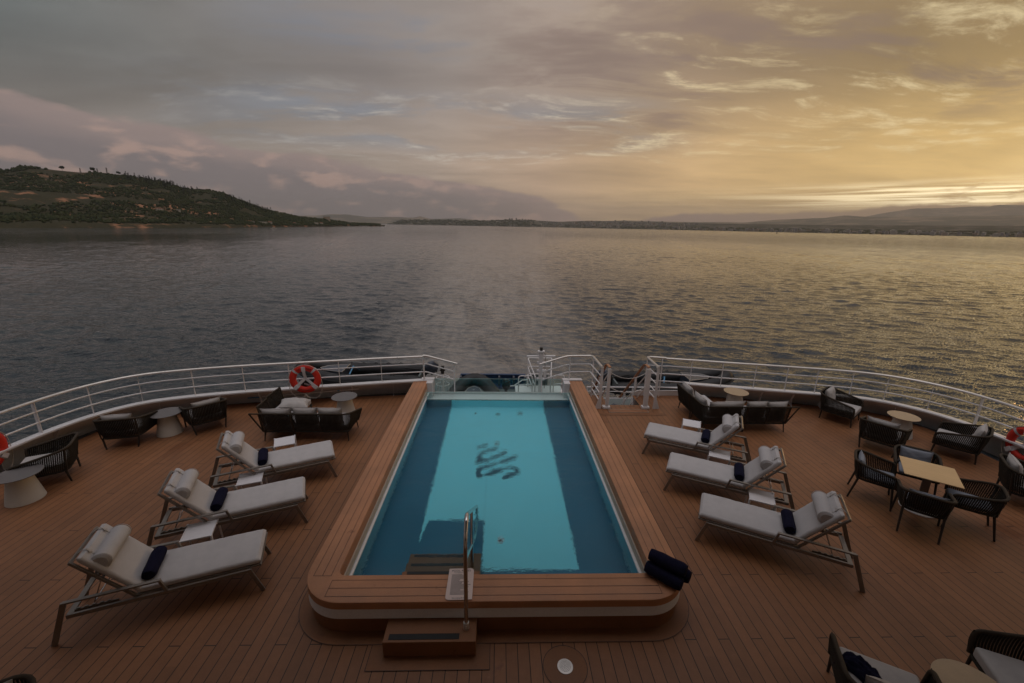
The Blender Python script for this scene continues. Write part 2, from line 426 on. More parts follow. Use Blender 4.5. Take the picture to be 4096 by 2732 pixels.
def glassn(t, b):
    b.inputs['Transmission Weight'].default_value = 0.0
    out = [n for n in t.nt.nodes if n.type == 'OUTPUT_MATERIAL'][0]
    tr = t.node('ShaderNodeBsdfTransparent'); tr.inputs[0].default_value = (0.84, 0.945, 0.935, 1)
    gl = t.node('ShaderNodeBsdfGlossy'); gl.inputs['Roughness'].default_value = 0.02
    fr = t.node('ShaderNodeFresnel'); fr.inputs[0].default_value = 1.45
    n = t.noise(t.coord('Object'), 1.5, 3); mx = t.node('ShaderNodeMixShader')
    t.link(V(t.nt, fr.outputs[0]) * n.lin(0.3, 0.7, 0.9, 1.0), mx.inputs[0])
    t.link(tr.outputs[0], mx.inputs[1]); t.link(gl.outputs[0], mx.inputs[2]); t.link(mx.outputs[0], out.inputs[0])
M['glass'] = mat('pale green safety glass', (0.8, 0.9, 0.9), 0.02, build=glassn)
M['glass_edge'] = mat('glass edge', (0.25, 0.42, 0.40), 0.2, build=vary((0.25, 0.42, 0.40), 0.05, 4))
def watern(t, b):
    p = t.geo('Position'); x, y, z = t.xyz(p)
    out = [n for n in t.nt.nodes if n.type == 'OUTPUT_MATERIAL'][0]
    g = t.node('ShaderNodeBsdfGlass'); g.inputs['IOR'].default_value = 1.333; g.inputs['Roughness'].default_value = 0.0
    g.inputs[0].default_value = (0.82, 0.97, 1.0, 1)
    h = t.noise(t.vec(x * 0.8, y * 1.8, 0.0), 1.6, 4, 0.55, 0.5) * 1.3 + t.noise(t.vec(x, y * 1.6, 3.0), 8.5, 4, 0.6) * 0.85 * t.noise(p, 0.8, 2).sm(0.35, 0.6, 0.5, 1.3)
    t.link(t.bump(h, 0.50, 0.034), g.inputs['Normal']); t.link(g.outputs[0], out.inputs[0])
M['water_pool'] = mat('pool water', (0.8, 0.95, 1), 0.0, build=watern)
def sean(t, b):
    p = t.geo('Position'); x, y, z = t.xyz(p)
    dist = (x * x + y * y)._m('SQRT')
    gust = t.noise(t.vec(x * 1.0, y * 0.45, 0.0), 0.016, 9, 0.78).lin(0.3, 0.7, 0.30, 1.45).mx(0.15)
    rows = t.noise(t.vec(x * 1.0 + y * 0.05, y * 0.085, 4.0), 0.35, 7, 0.72).lin(0.32, 0.68, 0.25, 1.6).mx(0.2)
    gust = gust * (1.0 - dist.sm(60, 260) * (1.0 - rows))
    wk = (x + 2.0 + (t.noise(p, 0.05, 3) - 0.5) * 14.0).ab() - (y * 0.085 + 7.5)
    wake = wk.sm(7.0, -9.0) * y.sm(1600, 30) * y.sm(0, 12)
    e = dist * 0.0016 + 0.035
    def H(X0, Y0):
        w = t.noise(t.vec(X0, Y0, 1.0), 0.045, 2, out=1); wx, wy, wz = t.xyz(w)
        X, Y = X0 + wx * 9.0, Y0 + wy * 9.0
        sw = t.noise(t.vec(X * 0.60 + Y * 0.14, Y - X * 0.16, 0.0), 0.15, 2, 0.5)
        c1 = (t.noise(t.vec(X * 0.62 + Y * 0.20, Y - X * 0.24, 5.0), 0.42, 3, 0.55, 0.2) - 0.5).ab()
        c2 = (t.noise(t.vec(X * 0.55 - Y * 0.12, Y + X * 0.10, 7.0), 1.0, 4, 0.6, 0.2) - 0.5).ab()
        rp = t.noise(t.vec(X * 0.7, Y - X * 0.15, 9.0), 2.8, 3, 0.62)
        lg = t.noise(t.vec(X * 0.9 + Y * 0.1, Y * 0.8, 11.0), 0.030, 3, 0.55)
        return (lg * 4.6 + sw * 1.2 - c1 * 1.2) * far - c2 * 0.42 + rp * 0.08
    far = dist.sm(420, 880)
    h0 = H(x, y); hx = H(x + e, y); hy = H(x, y + e)
    damp = gust * dist.sm(9000, 600, 0.55, 1.0) * (1.0 - wake * 0.30)
    gx, gy, gz = t.xyz(t.geo('Normal')); gz = gz.mx(0.2)
    nx = (h0 - hx) / e * damp + gx / gz; ny = (h0 - hy) / e * damp + gy / gz
    nz = t.node('ShaderNodeVectorMath', operation='NORMALIZE'); t.link(t.vec(nx, ny, 1.0), nz.inputs[0])
    t.link(V(t.nt, nz.outputs[0]), b.inputs['Normal'])
    # foam: broken crest lines of the bow wave at the left and flecks in the wake
    arm = (x + 40.0 + y * 0.26 + (t.noise(p, 0.04, 3) - 0.5) * 16.0).ab()
    crest = arm.sm(3.5, 0.5) * t.noise(t.vec(x * 0.30, y, 2.0), 0.42, 6, 0.75).sm(0.60, 0.66) * y.sm(260, 90)
    fleck = t.noise(t.vec(x * 0.8, y, 0.0), 1.1, 6, 0.82, 2.2).sm(0.60, 0.66) * wake * y.sm(260, 20)
    side = wk.sm(9.0, 1.0) * wk.sm(-5.0, 1.0) * t.noise(t.vec(x, y * 0.6, 6.0), 1.1, 6, 0.8, 2.6).sm(0.58, 0.66) * y.sm(110, 24)
    foam = (crest * 0.8 + fleck * 0.5 + side * 0.6).cl()
    tw = t.noise(t.vec(x * 1.4, y * 0.35, 3.0), 0.16, 6, 0.7, 1.0)
    c = t.mix((wake * tw.lin(0.35, 0.65, 0.3, 1.3)).cl(), (0.026, 0.032, 0.037, 1), (0.19, 0.18, 0.168, 1))
    c = t.mix(foam, c, (0.42, 0.40, 0.38, 1))
    t.link(c, b.inputs['Base Color'])
    t.link((dist.sm(30, 3500) * 0.10 + 0.06 + wake * 0.10 + foam * 0.5).cl(), b.inputs['Roughness'])
    b.inputs['IOR'].default_value = 1.40
M['sea'] = mat('sea water', (0.01, 0.017, 0.022), 0.1, build=sean)
# ---------------------------------------------------------------- sea
SEA = -11.0
def build_sea():
    """near water as real waves (sum of many wind wave trains), far water flat to the horizon, one sheet"""
    import numpy as np
    rs = np.random.RandomState(4)
    azs = np.radians(np.arange(-63.0, 63.01, 0.155)); R0, R1 = 13.0, 900.0
    rr = [R0]
    while rr[-1] < R1: rr.append(rr[-1] + max(0.19, rr[-1] * 0.0036))
    rr[-1] = R1; rr = np.array(rr)
    A, D = np.meshgrid(azs, rr); X = D * np.sin(A); Y = D * np.cos(A)
    N = 110; lam = np.exp(rs.uniform(np.log(0.60), np.log(7.0), N)); th = np.radians(82 + rs.normal(0, 34, N)); ph = rs.uniform(0, 2 * np.pi, N)
    wake = 1 / (1 + np.exp((np.abs(X + 2) - (Y * 0.085 + 7.5)) / 2.2))
    patch = 1.0 + 0.35 * np.sin(X / 31.0 + 1.7 * np.sin(Y / 47.0)) * np.sin(Y / 38.0 + X / 90.0)
    H = np.zeros_like(X); DX = np.zeros_like(X); DY = np.zeros_like(X)
    for l, t, f in zip(lam, th, ph):
        k = 2 * np.pi / l; a = 0.150 * sqrt(2.0 / N) / k * min(1.0, (2.2 / l)) ** 0.40
        cutoff = np.clip((l / (D * 0.0040 * 2.6)) - 0.6, 0, 1)            # trains too fine for the grid fade out
        w = a * cutoff * patch * (1 - wake * (0.5 if l > 2.0 else 0.0))
        q = k * (X * np.cos(t) + Y * np.sin(t)) + f + 1.3 * np.sin(X * 0.021 * l + f) ; c, s_ = np.cos(q), np.sin(q)
        H += w * c; DX -= 0.75 * w * np.cos(t) * s_; DY -= 0.75 * w * np.sin(t) * s_
    for sg, x0, sl, am in ((-1, 40, 0.26, 0.42), (1, 52, 0.30, 0.26)):     # the ship's own diverging waves
        for off, k_ in ((0, 1.0), (7.5, 0.6), (14, 0.4)):
            u = sg * X - (x0 + off + sl * Y) + 1.5 * np.sin(Y / 6.0 + off); H += am * k_ * np.exp(-(u / 1.5) ** 2) * (0.45 + 0.55 * np.sin(Y / 3.1 + X / 5 + off)) * np.clip((Y - 10) / 20, 0, 1)
    fade = np.clip((R1 - D) / 420.0, 0, 1) ** 0.8; H *= fade; DX *= fade; DY *= fade
    V_ = np.stack([X + DX, Y + DY, SEA + H], -1).reshape(-1, 3)
    nr, nc = X.shape; i = np.arange(nr - 1)[:, None] * nc + np.arange(nc - 1)[None, :]
    F = np.stack([i, i + 1, i + nc + 1, i + nc], -1).reshape(-1, 4)
    # far ring and the sector behind the ship
    ang = list(azs) + [azs[-1] + (2 * np.pi - (azs[-1] - azs[0])) * k / 24 for k in range(1, 24)]
    base = len(V_); ex = []; rings = [R1, 1200, 5000, 20000, 70000]; n = len(ang)
    for r in rings:
        for a in ang: ex.append((r * sin(a), r * cos(a), SEA))
    fx = []
    for j in range(4):
        for k in range(n):
            l = (k + 1) % n; fx.append((base + j * n + l, base + (j + 1) * n + l, base + (j + 1) * n + k, base + j * n + k))
    o = base + len(ex); ex.append((0, 0, SEA))
    tri = [(o, base + (k + 1) % n, base + k) for k in range(nc - 1, n)]
    verts = np.concatenate([V_, np.array(ex)]); me = bpy.data.meshes.new('water')
    quads = np.concatenate([F, np.array(fx)]); nq, nt_ = len(quads), len(tri)
    me.vertices.add(len(verts)); me.vertices.foreach_set('co', verts.astype(np.float32).ravel())
    me.loops.add(nq * 4 + nt_ * 3); me.loops.foreach_set('vertex_index', np.concatenate([quads.ravel(), np.array(tri).ravel()]).astype(np.int32))
    me.polygons.add(nq + nt_); st = np.concatenate([np.arange(nq) * 4, nq * 4 + np.arange(nt_) * 3]).astype(np.int32)
    me.polygons.foreach_set('loop_start', st); me.polygons.foreach_set('use_smooth', np.ones(nq + nt_, bool))
    me.update(calc_edges=True); me.validate(); me.materials.append(M['sea'])
    w = bpy.data.objects.new('water', me); COL.objects.link(w); tag(w, kind='structure')
    print('sea', nq, 'normal z', me.polygons[5].normal.z, me.polygons[nq - 5].normal.z, me.polygons[nq + 3].normal.z)
build_sea()

# ---------------------------------------------------------------- deck and pool
LEFT = [(-9.22, -3.0), (-9.22, 7.6), (-9.21, 8.67), (-9.14, 9.17), (-8.85, 9.62), (-8.3, 10.05), (-7.24, 10.62), (-5.6, 10.95), (-4.08, 11.22), (-2.69, 11.36), (-2.37, 11.38)]
RIGHT = [(2.37, 11.38), (2.6, 11.43), (2.96, 11.43), (3.0, 10.74), (3.86, 10.74), (3.9, 11.43), (5.25, 11.43), (6.2, 11.3), (7.2, 11.1), (8.44, 10.84), (9.2, 10.62), (9.9, 10.38), (10.35, 9.95), (10.65, 9.35), (10.71, 8.2), (10.72, 6.0), (10.72, -3.0)]
m = MB()
def sheet(m, poly, z): m.add([(p[0], p[1], z) for p in poly], [tuple(range(len(poly)))])
sheet(m, [(2.37, 3.9)] + RIGHT + [(2.37, -3.0)], 0.0)
m.v, m.f = [], []
# quads between x stations keep every face convex
def strips(edge, xin, zin):
    for (ax, ay), (bx, by) in zip(edge, edge[1:]):
        if abs(ax - bx) < 1e-6: continue
        sheet(m, [(ax, -3.0), (bx, -3.0), (bx, by), (ax, ay)] if bx > ax else [(bx, -3.0), (ax, -3.0), (ax, ay), (bx, by)], 0.0)
Lx = [(-9.22, 7.6)] + LEFT[2:]
strips(sorted(Lx), 0, 0)
sheet(m, [(-2.37, -3.0), (2.37, -3.0), (2.37, 4.40), (-2.37, 4.40)], 0.0)
strips([(2.37, 11.38), (2.6, 11.43), (2.99, 11.43)], 0, 0); strips([(2.99, 10.74), (3.87, 10.74)], 0, 0)
strips([(3.87, 11.43), (5.25, 11.43), (6.2, 11.3), (7.2, 11.1), (8.44, 10.84), (9.2, 10.62), (9.9, 10.38), (10.35, 9.95), (10.65, 9.35), (10.71, 8.2)], 0, 0)
tag(m.build('deck', M['deck']), kind='structure')
# plain margin boards: round the pool foot, round the step, along the stern edge
def offs(path, d):
    P = [Vector((p[0], p[1])) for p in path]; out = []
    for i, p in enumerate(P):
        t = (P[min(i + 1, len(P) - 1)] - P[max(i - 1, 0)]).normalized(); out.append((p.x - t.y * d, p.y + t.x * d))
    return out
def ribbon(m, path, d0, d1, z, closed=False):
    a, b = offs(path, d0), offs(path, d1)
    for i in range(len(path) - 1): sheet(m, [a[i], a[i + 1], b[i + 1], b[i]], z)
def rrect(x0, x1, y0, y1, r, seg=10):
    """open U path: left side down, rounded front corners, right side up"""
    p = [(x0, y1)]
    for k in range(seg + 1):
        a = pi + (pi / 2) * k / seg; p.append((x0 + r + r * cos(a), y0 + r + r * sin(a)))
    for k in range(seg + 1):
        a = 1.5 * pi + (pi / 2) * k / seg; p.append((x1 - r + r * cos(a), y0 + r + r * sin(a)))
    p.append((x1, y1)); return p
m = MB()
inn = rrect(-2.36, 2.36, 4.04, 11.4, 0.55); outr = rrect(-2.50, 2.50, 3.868, 11.4, 0.66)
for i in range(len(inn) - 1): sheet(m, [outr[i], outr[i + 1], inn[i + 1], inn[i]], 0.004)
sheet(m, [(-1.427, 3.566), (-0.072, 3.566), (-0.072, 3.869), (-1.427, 3.869)], 0.004)
ribbon(m, Lx, 0.0, -0.13, 0.004)
ribbon(m, [(3.99, 11.43), (5.25, 11.43), (6.2, 11.3), (7.2, 11.1), (8.44, 10.84), (9.2, 10.62), (9.9, 10.38), (10.35, 9.95), (10.65, 9.35), (10.71, 8.2)], 0.0, -0.16, 0.004)
sheet(m, [(2.42, 10.08), (4.35, 10.08), (4.35, 10.22), (2.42, 10.22)], 0.004)
for a in (0,):
    ring = []
    for k in range(40):
        t0, t1 = 2 * pi * k / 40, 2 * pi * (k + 1) / 40
        sheet(m, [(0.762, 3.587), (0.762 + 0.243 * cos(t0), 3.587 + 0.243 * sin(t0)), (0.762 + 0.243 * cos(t1), 3.587 + 0.243 * sin(t1))], 0.0045)
tag(m.build('deck_margin', M['border']), kind='structure')
m = MB()
for i in range(len(outr) - 1): pass
ribbon(m, outr, 0.0, 0.006, 0.0075)
for p, q in (((-1.427, 3.866), (-1.427, 3.566)), ((-1.427, 3.566), (-0.072, 3.566)), ((-0.072, 3.566), (-0.072, 3.866)), ((2.42, 10.08), (4.35, 10.08)), ((2.42, 10.08), (2.42, 11.3))):
    ribbon(m, [p, q], -0.003, 0.003, 0.008)
c = [(0.762 + 0.244 * cos(2 * pi * k / 48), 3.587 + 0.244 * sin(2 * pi * k / 48)) for k in range(49)]
ribbon(m, c, -0.003, 0.003, 0.008)
tag(m.build('caulking', M['caulk']), kind='structure')
# gutter
m = MB()
def gutter(edge, w):
    a, b = edge, offs(edge, w)
    for i in range(len(a) - 1):
        m.add([(a[i][0], a[i][1], -0.002), (a[i + 1][0], a[i + 1][1], -0.002), (b[i + 1][0], b[i + 1][1], -0.10), (b[i][0], b[i][1], -0.10)], [(0, 1, 2, 3)])
gutter([(-9.22, -3.0)] + Lx, 0.42)
gutter([(5.25, 11.43), (6.2, 11.3), (7.2, 11.1), (8.44, 10.84), (9.2, 10.62), (9.9, 10.38), (10.35, 9.95), (10.65, 9.35), (10.71, 8.2), (10.72, 6.0), (10.72, -3.0)], 0.42)
tag(m.build('deck_gutter', M['gutter']), kind='structure')

# the ship's own hull below and superstructure behind the camera, its unseen overhangs lengthened to shade the deck
root = empty('ship_superstructure', (0, -2, 0), 0, 'white ship superstructure with an upper deck behind the pool deck and a roof added to shade it', 'ship structure')
MB().box(-9.2, 10.7, -12, -1.2, -0.05, 9.6).build('wall', M['white'], root, loc=(0, 2, 0))
MB().box(-9.2, 10.7, -1.19, 1.05, 2.75, 2.95).build('balcony', M['white'], root, loc=(0, 2, 0))  # unseen upper deck below the camera, overhang lengthened for its shade
MB().box(-9.2, 10.7, -1.19, 4.6, 7.0, 7.2).build('roof', M['white'], root, loc=(0, 2, 0))  # unseen roof, added and drawn far forward to darken the near deck
m = MB()
hullp = [(-9.6, -12), (-9.6, 8.2), (-9.3, 9.0), (-8.5, 9.75), (-6.5, 10.6), (-4.2, 11.0), (-2.4, 11.3), (2.4, 11.3), (4.0, 11.4), (5.3, 11.35), (8.5, 10.7), (10.0, 10.2), (10.75, 9.4), (10.95, 8.2), (10.95, -12)]
m.prism(hullp, -10.9, -1.6)
tag(m.build('ship_hull', M['white'], None), 'white ship hull side below the curved stern deck', 'ship hull')

# ---- pool
pool = empty('swimming_pool', (0, 4.0, 0), 0, 'raised swimming pool with wide brown board coping and aqua floor', 'swimming pool')
PO = (0, -4.0, 0)
def ppart(m, name, mt, par=pool, **kw): return m.build(name, mt, par, loc=PO if par is pool else None, **kw)
def ringwall(m, path, z0, z1):
    for (a, b) in zip(path, path[1:]): m.add([(a[0], a[1], z0), (b[0], b[1], z0), (b[0], b[1], z1), (a[0], a[1], z1)], [(0, 1, 2, 3)])
ob = rrect(-2.355, 2.355, 4.045, 11.36, 0.53, 14)
m = MB(); ringwall(m, ob, 0.0, 0.222); ppart(m, 'plinth', M['border'], smooth=True)
ow = rrect(-2.350, 2.350, 4.050, 11.36, 0.52, 14); ow2 = rrect(-2.378, 2.378, 4.020, 11.36, 0.545, 14)
m = MB(); m.grid([[(x, y, 0.362) for x, y in ow], [(x, y, 0.226) for x, y in ow2], [(x, y, 0.219) for x, y in ow2], [(x, y, 0.217) for x, y in ow]])
ppart(m, 'white_band', M['white'], smooth=True)
# coping: top ring with rounded outer and inner corners
oc = rrect(-2.380, 2.380, 4.020, 11.37, 0.55, 14); ic = rrect(-1.985, 1.985, 4.43, 11.37, 0.09, 14)
m = MB()
prof = [(0.0, 0.35, 0), (0.0, 0.437, 0), (0.004, 0.447, 0), (0.014, 0.454, 0)]
def lerp2(a, b, t): return (a[0] + (b[0] - a[0]) * t, a[1] + (b[1] - a[1]) * t)
rows = []
for t_, z_ in ((0.05, 0.350), (0.0, 0.356), (0.0, 0.436), (0.012, 0.449), (0.04, 0.454), (0.96, 0.454), (0.99, 0.449), (1.0, 0.440), (1.0, 0.290)):
    rows.append([(*lerp2(a, b, t_), z_) for a, b in zip(oc, ic)])
m.grid(rows)
ppart(m, 'coping', M['cope_plain'], smooth=True)
# caulk lines inlaid on the coping
m = MB(); zc = 0.4575
def cl(p, q, w=0.0045): ribbon(m, [p, q], -w / 2, w / 2, zc)
for sx in (-1, 1):
    xs = [2.278, 2.170, 2.062]
    for k, x in enumerate(xs): cl((sx * x, 4.415), (sx * x, 11.36))
    cl((sx * xs[0], 4.415), (sx * xs[2], 4.415))
for y in (4.345, 4.225, 4.105): cl((-2.02 + (4.345 - y) * 0.0, y), (1.99, y))
cl((-2.02, 4.345), (-2.02, 4.105)); cl((1.99, 4.345), (1.99, 4.105))
ppart(m, 'coping_seams', M['caulk'])
# interior
FL, WL, WY = -0.38, 0.12, 10.79
m = MB(); m.box(-1.99, -1.95, 4.45, 11.2, FL, 0.18); ppart(m, 'lining', M['pool_wall'])
m = MB(); m.box(1.95, 1.99, 4.45, 11.2, FL, 0.18); ppart(m, 'lining', M['pool_wall'])
m = MB(); m.box(-1.95, 1.95, 4.41, 4.45, FL, 0.28); ppart(m, 'lining', M['pool_dark'])
for s in (-1, 1):
    m = MB(); m.box(min(s * 1.965, s * 2.03), max(s * 1.965, s * 2.03), 4.45, 11.36, 0.181, 0.289); ppart(m, 'recess', M['cream'])
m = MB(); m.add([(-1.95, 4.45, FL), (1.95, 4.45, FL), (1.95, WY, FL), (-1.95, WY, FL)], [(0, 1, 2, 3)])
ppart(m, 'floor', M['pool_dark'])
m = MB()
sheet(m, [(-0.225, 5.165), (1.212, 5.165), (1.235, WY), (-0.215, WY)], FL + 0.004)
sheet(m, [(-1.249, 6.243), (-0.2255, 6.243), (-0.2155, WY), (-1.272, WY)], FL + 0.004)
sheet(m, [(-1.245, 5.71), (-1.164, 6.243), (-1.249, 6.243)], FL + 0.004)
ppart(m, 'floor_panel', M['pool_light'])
# emblem strokes on the floor
logo = [[(-0.484, 8.518), (-0.367, 8.594), (-0.206, 8.691), (-0.252, 8.567), (-0.445, 8.458)],
        [(0.003, 8.527), (-0.151, 8.459), (-0.322, 8.353), (-0.42, 8.224), (-0.452, 8.061), (-0.451, 7.916), (-0.48, 7.846), (-0.338, 7.893), (-0.233, 7.929), (-0.142, 8.025), (0.032, 8.124), (0.19, 8.25), (0.199, 8.354), (0.094, 8.315), (0.005, 8.225), (-0.111, 8.149), (-0.197, 8.05), (-0.291, 8.049), (-0.354, 8.123), (-0.338, 8.224), (-0.231, 8.314), (-0.024, 8.393)],
        [(0.443, 8.199), (0.298, 8.136), (0.14, 8.038), (0.026, 7.929), (-0.172, 7.846), (-0.333, 7.765), (-0.403, 7.73), (-0.427, 7.64), (-0.437, 7.529), (-0.427, 7.4), (-0.379, 7.369), (-0.317, 7.379), (-0.294, 7.432), (-0.131, 7.454), (0.014, 7.54), (0.123, 7.651), (0.24, 7.685), (0.317, 7.662), (0.361, 7.606), (0.339, 7.551), (0.218, 7.529), (0.109, 7.443), (0.083, 7.337), (0.183, 7.347), (0.375, 7.474), (0.451, 7.55), (0.434, 7.662), (0.385, 7.73), (0.288, 7.782), (0.189, 7.753), (0.059, 7.696), (-0.103, 7.662), (-0.209, 7.54), (-0.308, 7.475), (-0.336, 7.529), (-0.333, 7.618), (-0.277, 7.674), (-0.137, 7.742), (-0.007, 7.858), (0.192, 7.929), (0.328, 8.025), (0.398, 8.099)]]
m = MB()
for L in logo: sheet(m, [(x * 1.014, y * 1.0253 - 0.0935) for x, y in L], FL + 0.008)
ppart(m, 'emblem', M['pool_mark'])
for x, y, r in ((-0.602, 10.36, 0.035), (-0.01, 10.33, 0.05), (0.57, 10.36, 0.07), (-0.026, 8.80, 0.06), (0.049, 5.76, 0.055)):
    m = MB(); m.lathe([(r * 0.6, 0), (r * 0.6, 0.006), (r, 0.006), (r, 0)], 16, (x, y, FL + 0.006)); ppart(m, 'floor_outlet', M['steel'], smooth=True)
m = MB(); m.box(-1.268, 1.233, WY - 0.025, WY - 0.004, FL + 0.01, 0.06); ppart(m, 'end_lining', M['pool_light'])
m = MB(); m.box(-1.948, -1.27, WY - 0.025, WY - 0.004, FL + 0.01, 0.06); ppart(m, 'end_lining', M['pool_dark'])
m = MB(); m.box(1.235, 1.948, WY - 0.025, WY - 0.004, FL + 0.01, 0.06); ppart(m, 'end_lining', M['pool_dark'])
# steps inside
m = MB(); m.box(-1.265, -0.232, 4.451, 4.745, FL + 0.01, 0.2); m.box(-1.265, -0.232, 4.746, 5.0, FL + 0.01, 0.09); m.box(-1.265, -0.232, 5.001, 5.245, FL + 0.01, -0.02)
ppart(m, 'inner_steps', M['border'], bevel=0.008)
for y0, z0 in ((4.690, 0.201), (4.94, 0.091), (5.175, -0.019)):
    m = MB(); m.box(-1.20, -0.42, y0, y0 + 0.048, z0, z0 + 0.004); ppart(m, 'tread_strip', M['rubber'])
# stainless pipe along both inner sides
for sx in (-1, 1):
    m = MB(); m.tube([(sx * 1.945, 4.46, 0.165), (sx * 1.945, 11.15, 0.165), (sx * 1.945, 11.2, 0.30)], 0.024, 10)
    ppart(m, 'side_pipe', M['white_rail'], smooth=True)
# glass weir and its water
m = MB(); m.box(-1.949, 1.949, WY, WY + 0.02, FL, 0.312)
o = ppart(m, 'weir_glass', M['glass'])
m = MB(); m.box(-1.949, 1.949, WY - 0.002, WY + 0.022, 0.3125, 0.320); MBx = m
ppart(m, 'weir_glass_edge', M['glass_edge'])
m = MB(); m.box(-1.95, 1.95, WY + 0.04, 11.46, -0.06, 0.02)
ppart(m, 'overflow_tray', M['white'])
# the water surface
m = MB(); NX, NY = 2, 2
m.add([(-1.949, 4.451, WL), (1.949, 4.451, WL), (1.949, WY - 0.001, WL), (-1.949, WY - 0.001, WL)], [(0, 1, 2, 3)])
w = m.build('pool_water', M['water_pool']); tag(w, kind='structure')

# outer step with its black strip
st = empty('pool_step', (-0.75, 3.88, 0), 0, 'brown boarded step block with black tread strip before the pool', 'step')
MB().box(-0.519, 0.519, -0.155, 0.152, 0.004, 0.210).build('block', M['border'], st, bevel=0.008)
MB().box(-0.46, 0.33, -0.125, -0.055, 0.2105, 0.2145).build('tread_strip', M['rubber'], st)
dr = empty('floor_drain', (0.762, 3.587, 0.005), 0, 'round steel drain grate set in the deck boards', 'drain')
m = MB(); m.lathe([(0.086, 0), (0.086, 0.006), (0.070, 0.006), (0.070, 0.0)], 40); m.build('rim', M['alu'], dr, smooth=True)
MB().lathe([(0.069, 0.0), (0.069, 0.0035)], 32).build('grate', M['alu'], dr)
m = MB()
for r_, n_ in ((0.0, 1), (0.014, 6), (0.028, 12), (0.042, 18), (0.056, 24)):
    for k in range(n_):
        a = 2 * pi * k / n_; cx, cy = r_ * cos(a), r_ * sin(a)
        m.add([(cx + 0.0042 * cos(b * pi / 3), cy + 0.0042 * sin(b * pi / 3), 0.0042) for b in range(6)], [(0, 1, 2, 3, 4, 5)])
m.build('holes', M['black'], dr)

# handrail into the pool
hr = empty('pool_handrail', (-0.348, 3.9, 0.21), 0, 'polished steel handrail leading from the step down into the pool', 'handrail')
o_ = Vector((-0.348, 3.9, 0.21))
def HP(*pts): return [Vector((0.0, y, z)) + Vector((0, -3.9, -0.21)) for y, z in pts]
MB().tube(rpoly(HP((3.89, 0.215), (3.925, 1.36), (4.14, 1.545), (6.20, 0.14), (6.24, -0.395)), [0, 0.14, 0.12, 0.08, 0], 6), 0.0235, 14).build('upper_rail', M['steel'], hr, smooth=True)
MB().tube(rpoly(HP((3.925, 1.13), (4.34, 0.87), (5.60, 0.0), (6.1, -0.22)), [0, 0.05, 0.05, 0], 4), 0.019, 12).build('lower_rail', M['steel'], hr, smooth=True)
MB().tube(HP((4.93, 1.00), (4.93, -0.115)), 0.0215, 12).build('post', M['steel'], hr, smooth=True)
m = MB(); m.lathe([(0.034, 0), (0.034, 0.085), (0.03, 0.09)], 20, (0, -0.01, 0.0)); m.build('base_sleeve', M['alu'], hr, smooth=True)
m = MB(); m.tube([(0.0, -0.046, 0.035), (0.0, -0.05, 0.035)], 0.007, 8); m.tube([(0.0, -0.046, 0.062), (0.0, -0.05, 0.062)], 0.007, 8); m.build('bolt', M['white_rail'], hr)

# rules board lying on the coping
sg = empty('rules_board', (-0.446, 4.27, 0.4585), R(1.2), 'pale printed board of pool rules lying on the coping by the handrail', 'sign')
pl = rpoly([(-0.165, -0.235), (0.152, -0.235), (0.158, 0.235), (-0.152, 0.235)], [0.05, 0, 0.05, 0], 6, True)
MB().prism([(p.x, p.y) for p in pl], 0.0, 0.009).build('board', M['paper'], sg)
m = text_bm('POOL RULES', 0.042, 0.0004); m.xf(Matrix.Translation((0.0, 0.196, 0.0098)))
k = text_bm('No lifeguard on duty', 0.020, 0.0004); k.xf(Matrix.Translation((0.0, 0.165, 0.0098))); m.add(k.v, k.f)
k = text_bm('No jumping & diving', 0.021, 0.0004); k.xf(Matrix.Translation((0.0, -0.212, 0.0098))); m.add(k.v, k.f)
rr = random.Random(3)
for i in range(20):
    w_ = rr.uniform(0.10, 0.24); y_ = 0.135 - i * 0.0155
    m.box(-0.115, -0.115 + w_, y_ - 0.0028, y_ + 0.0028, 0.0093, 0.0099)
m.build('print', M['black'], sg)
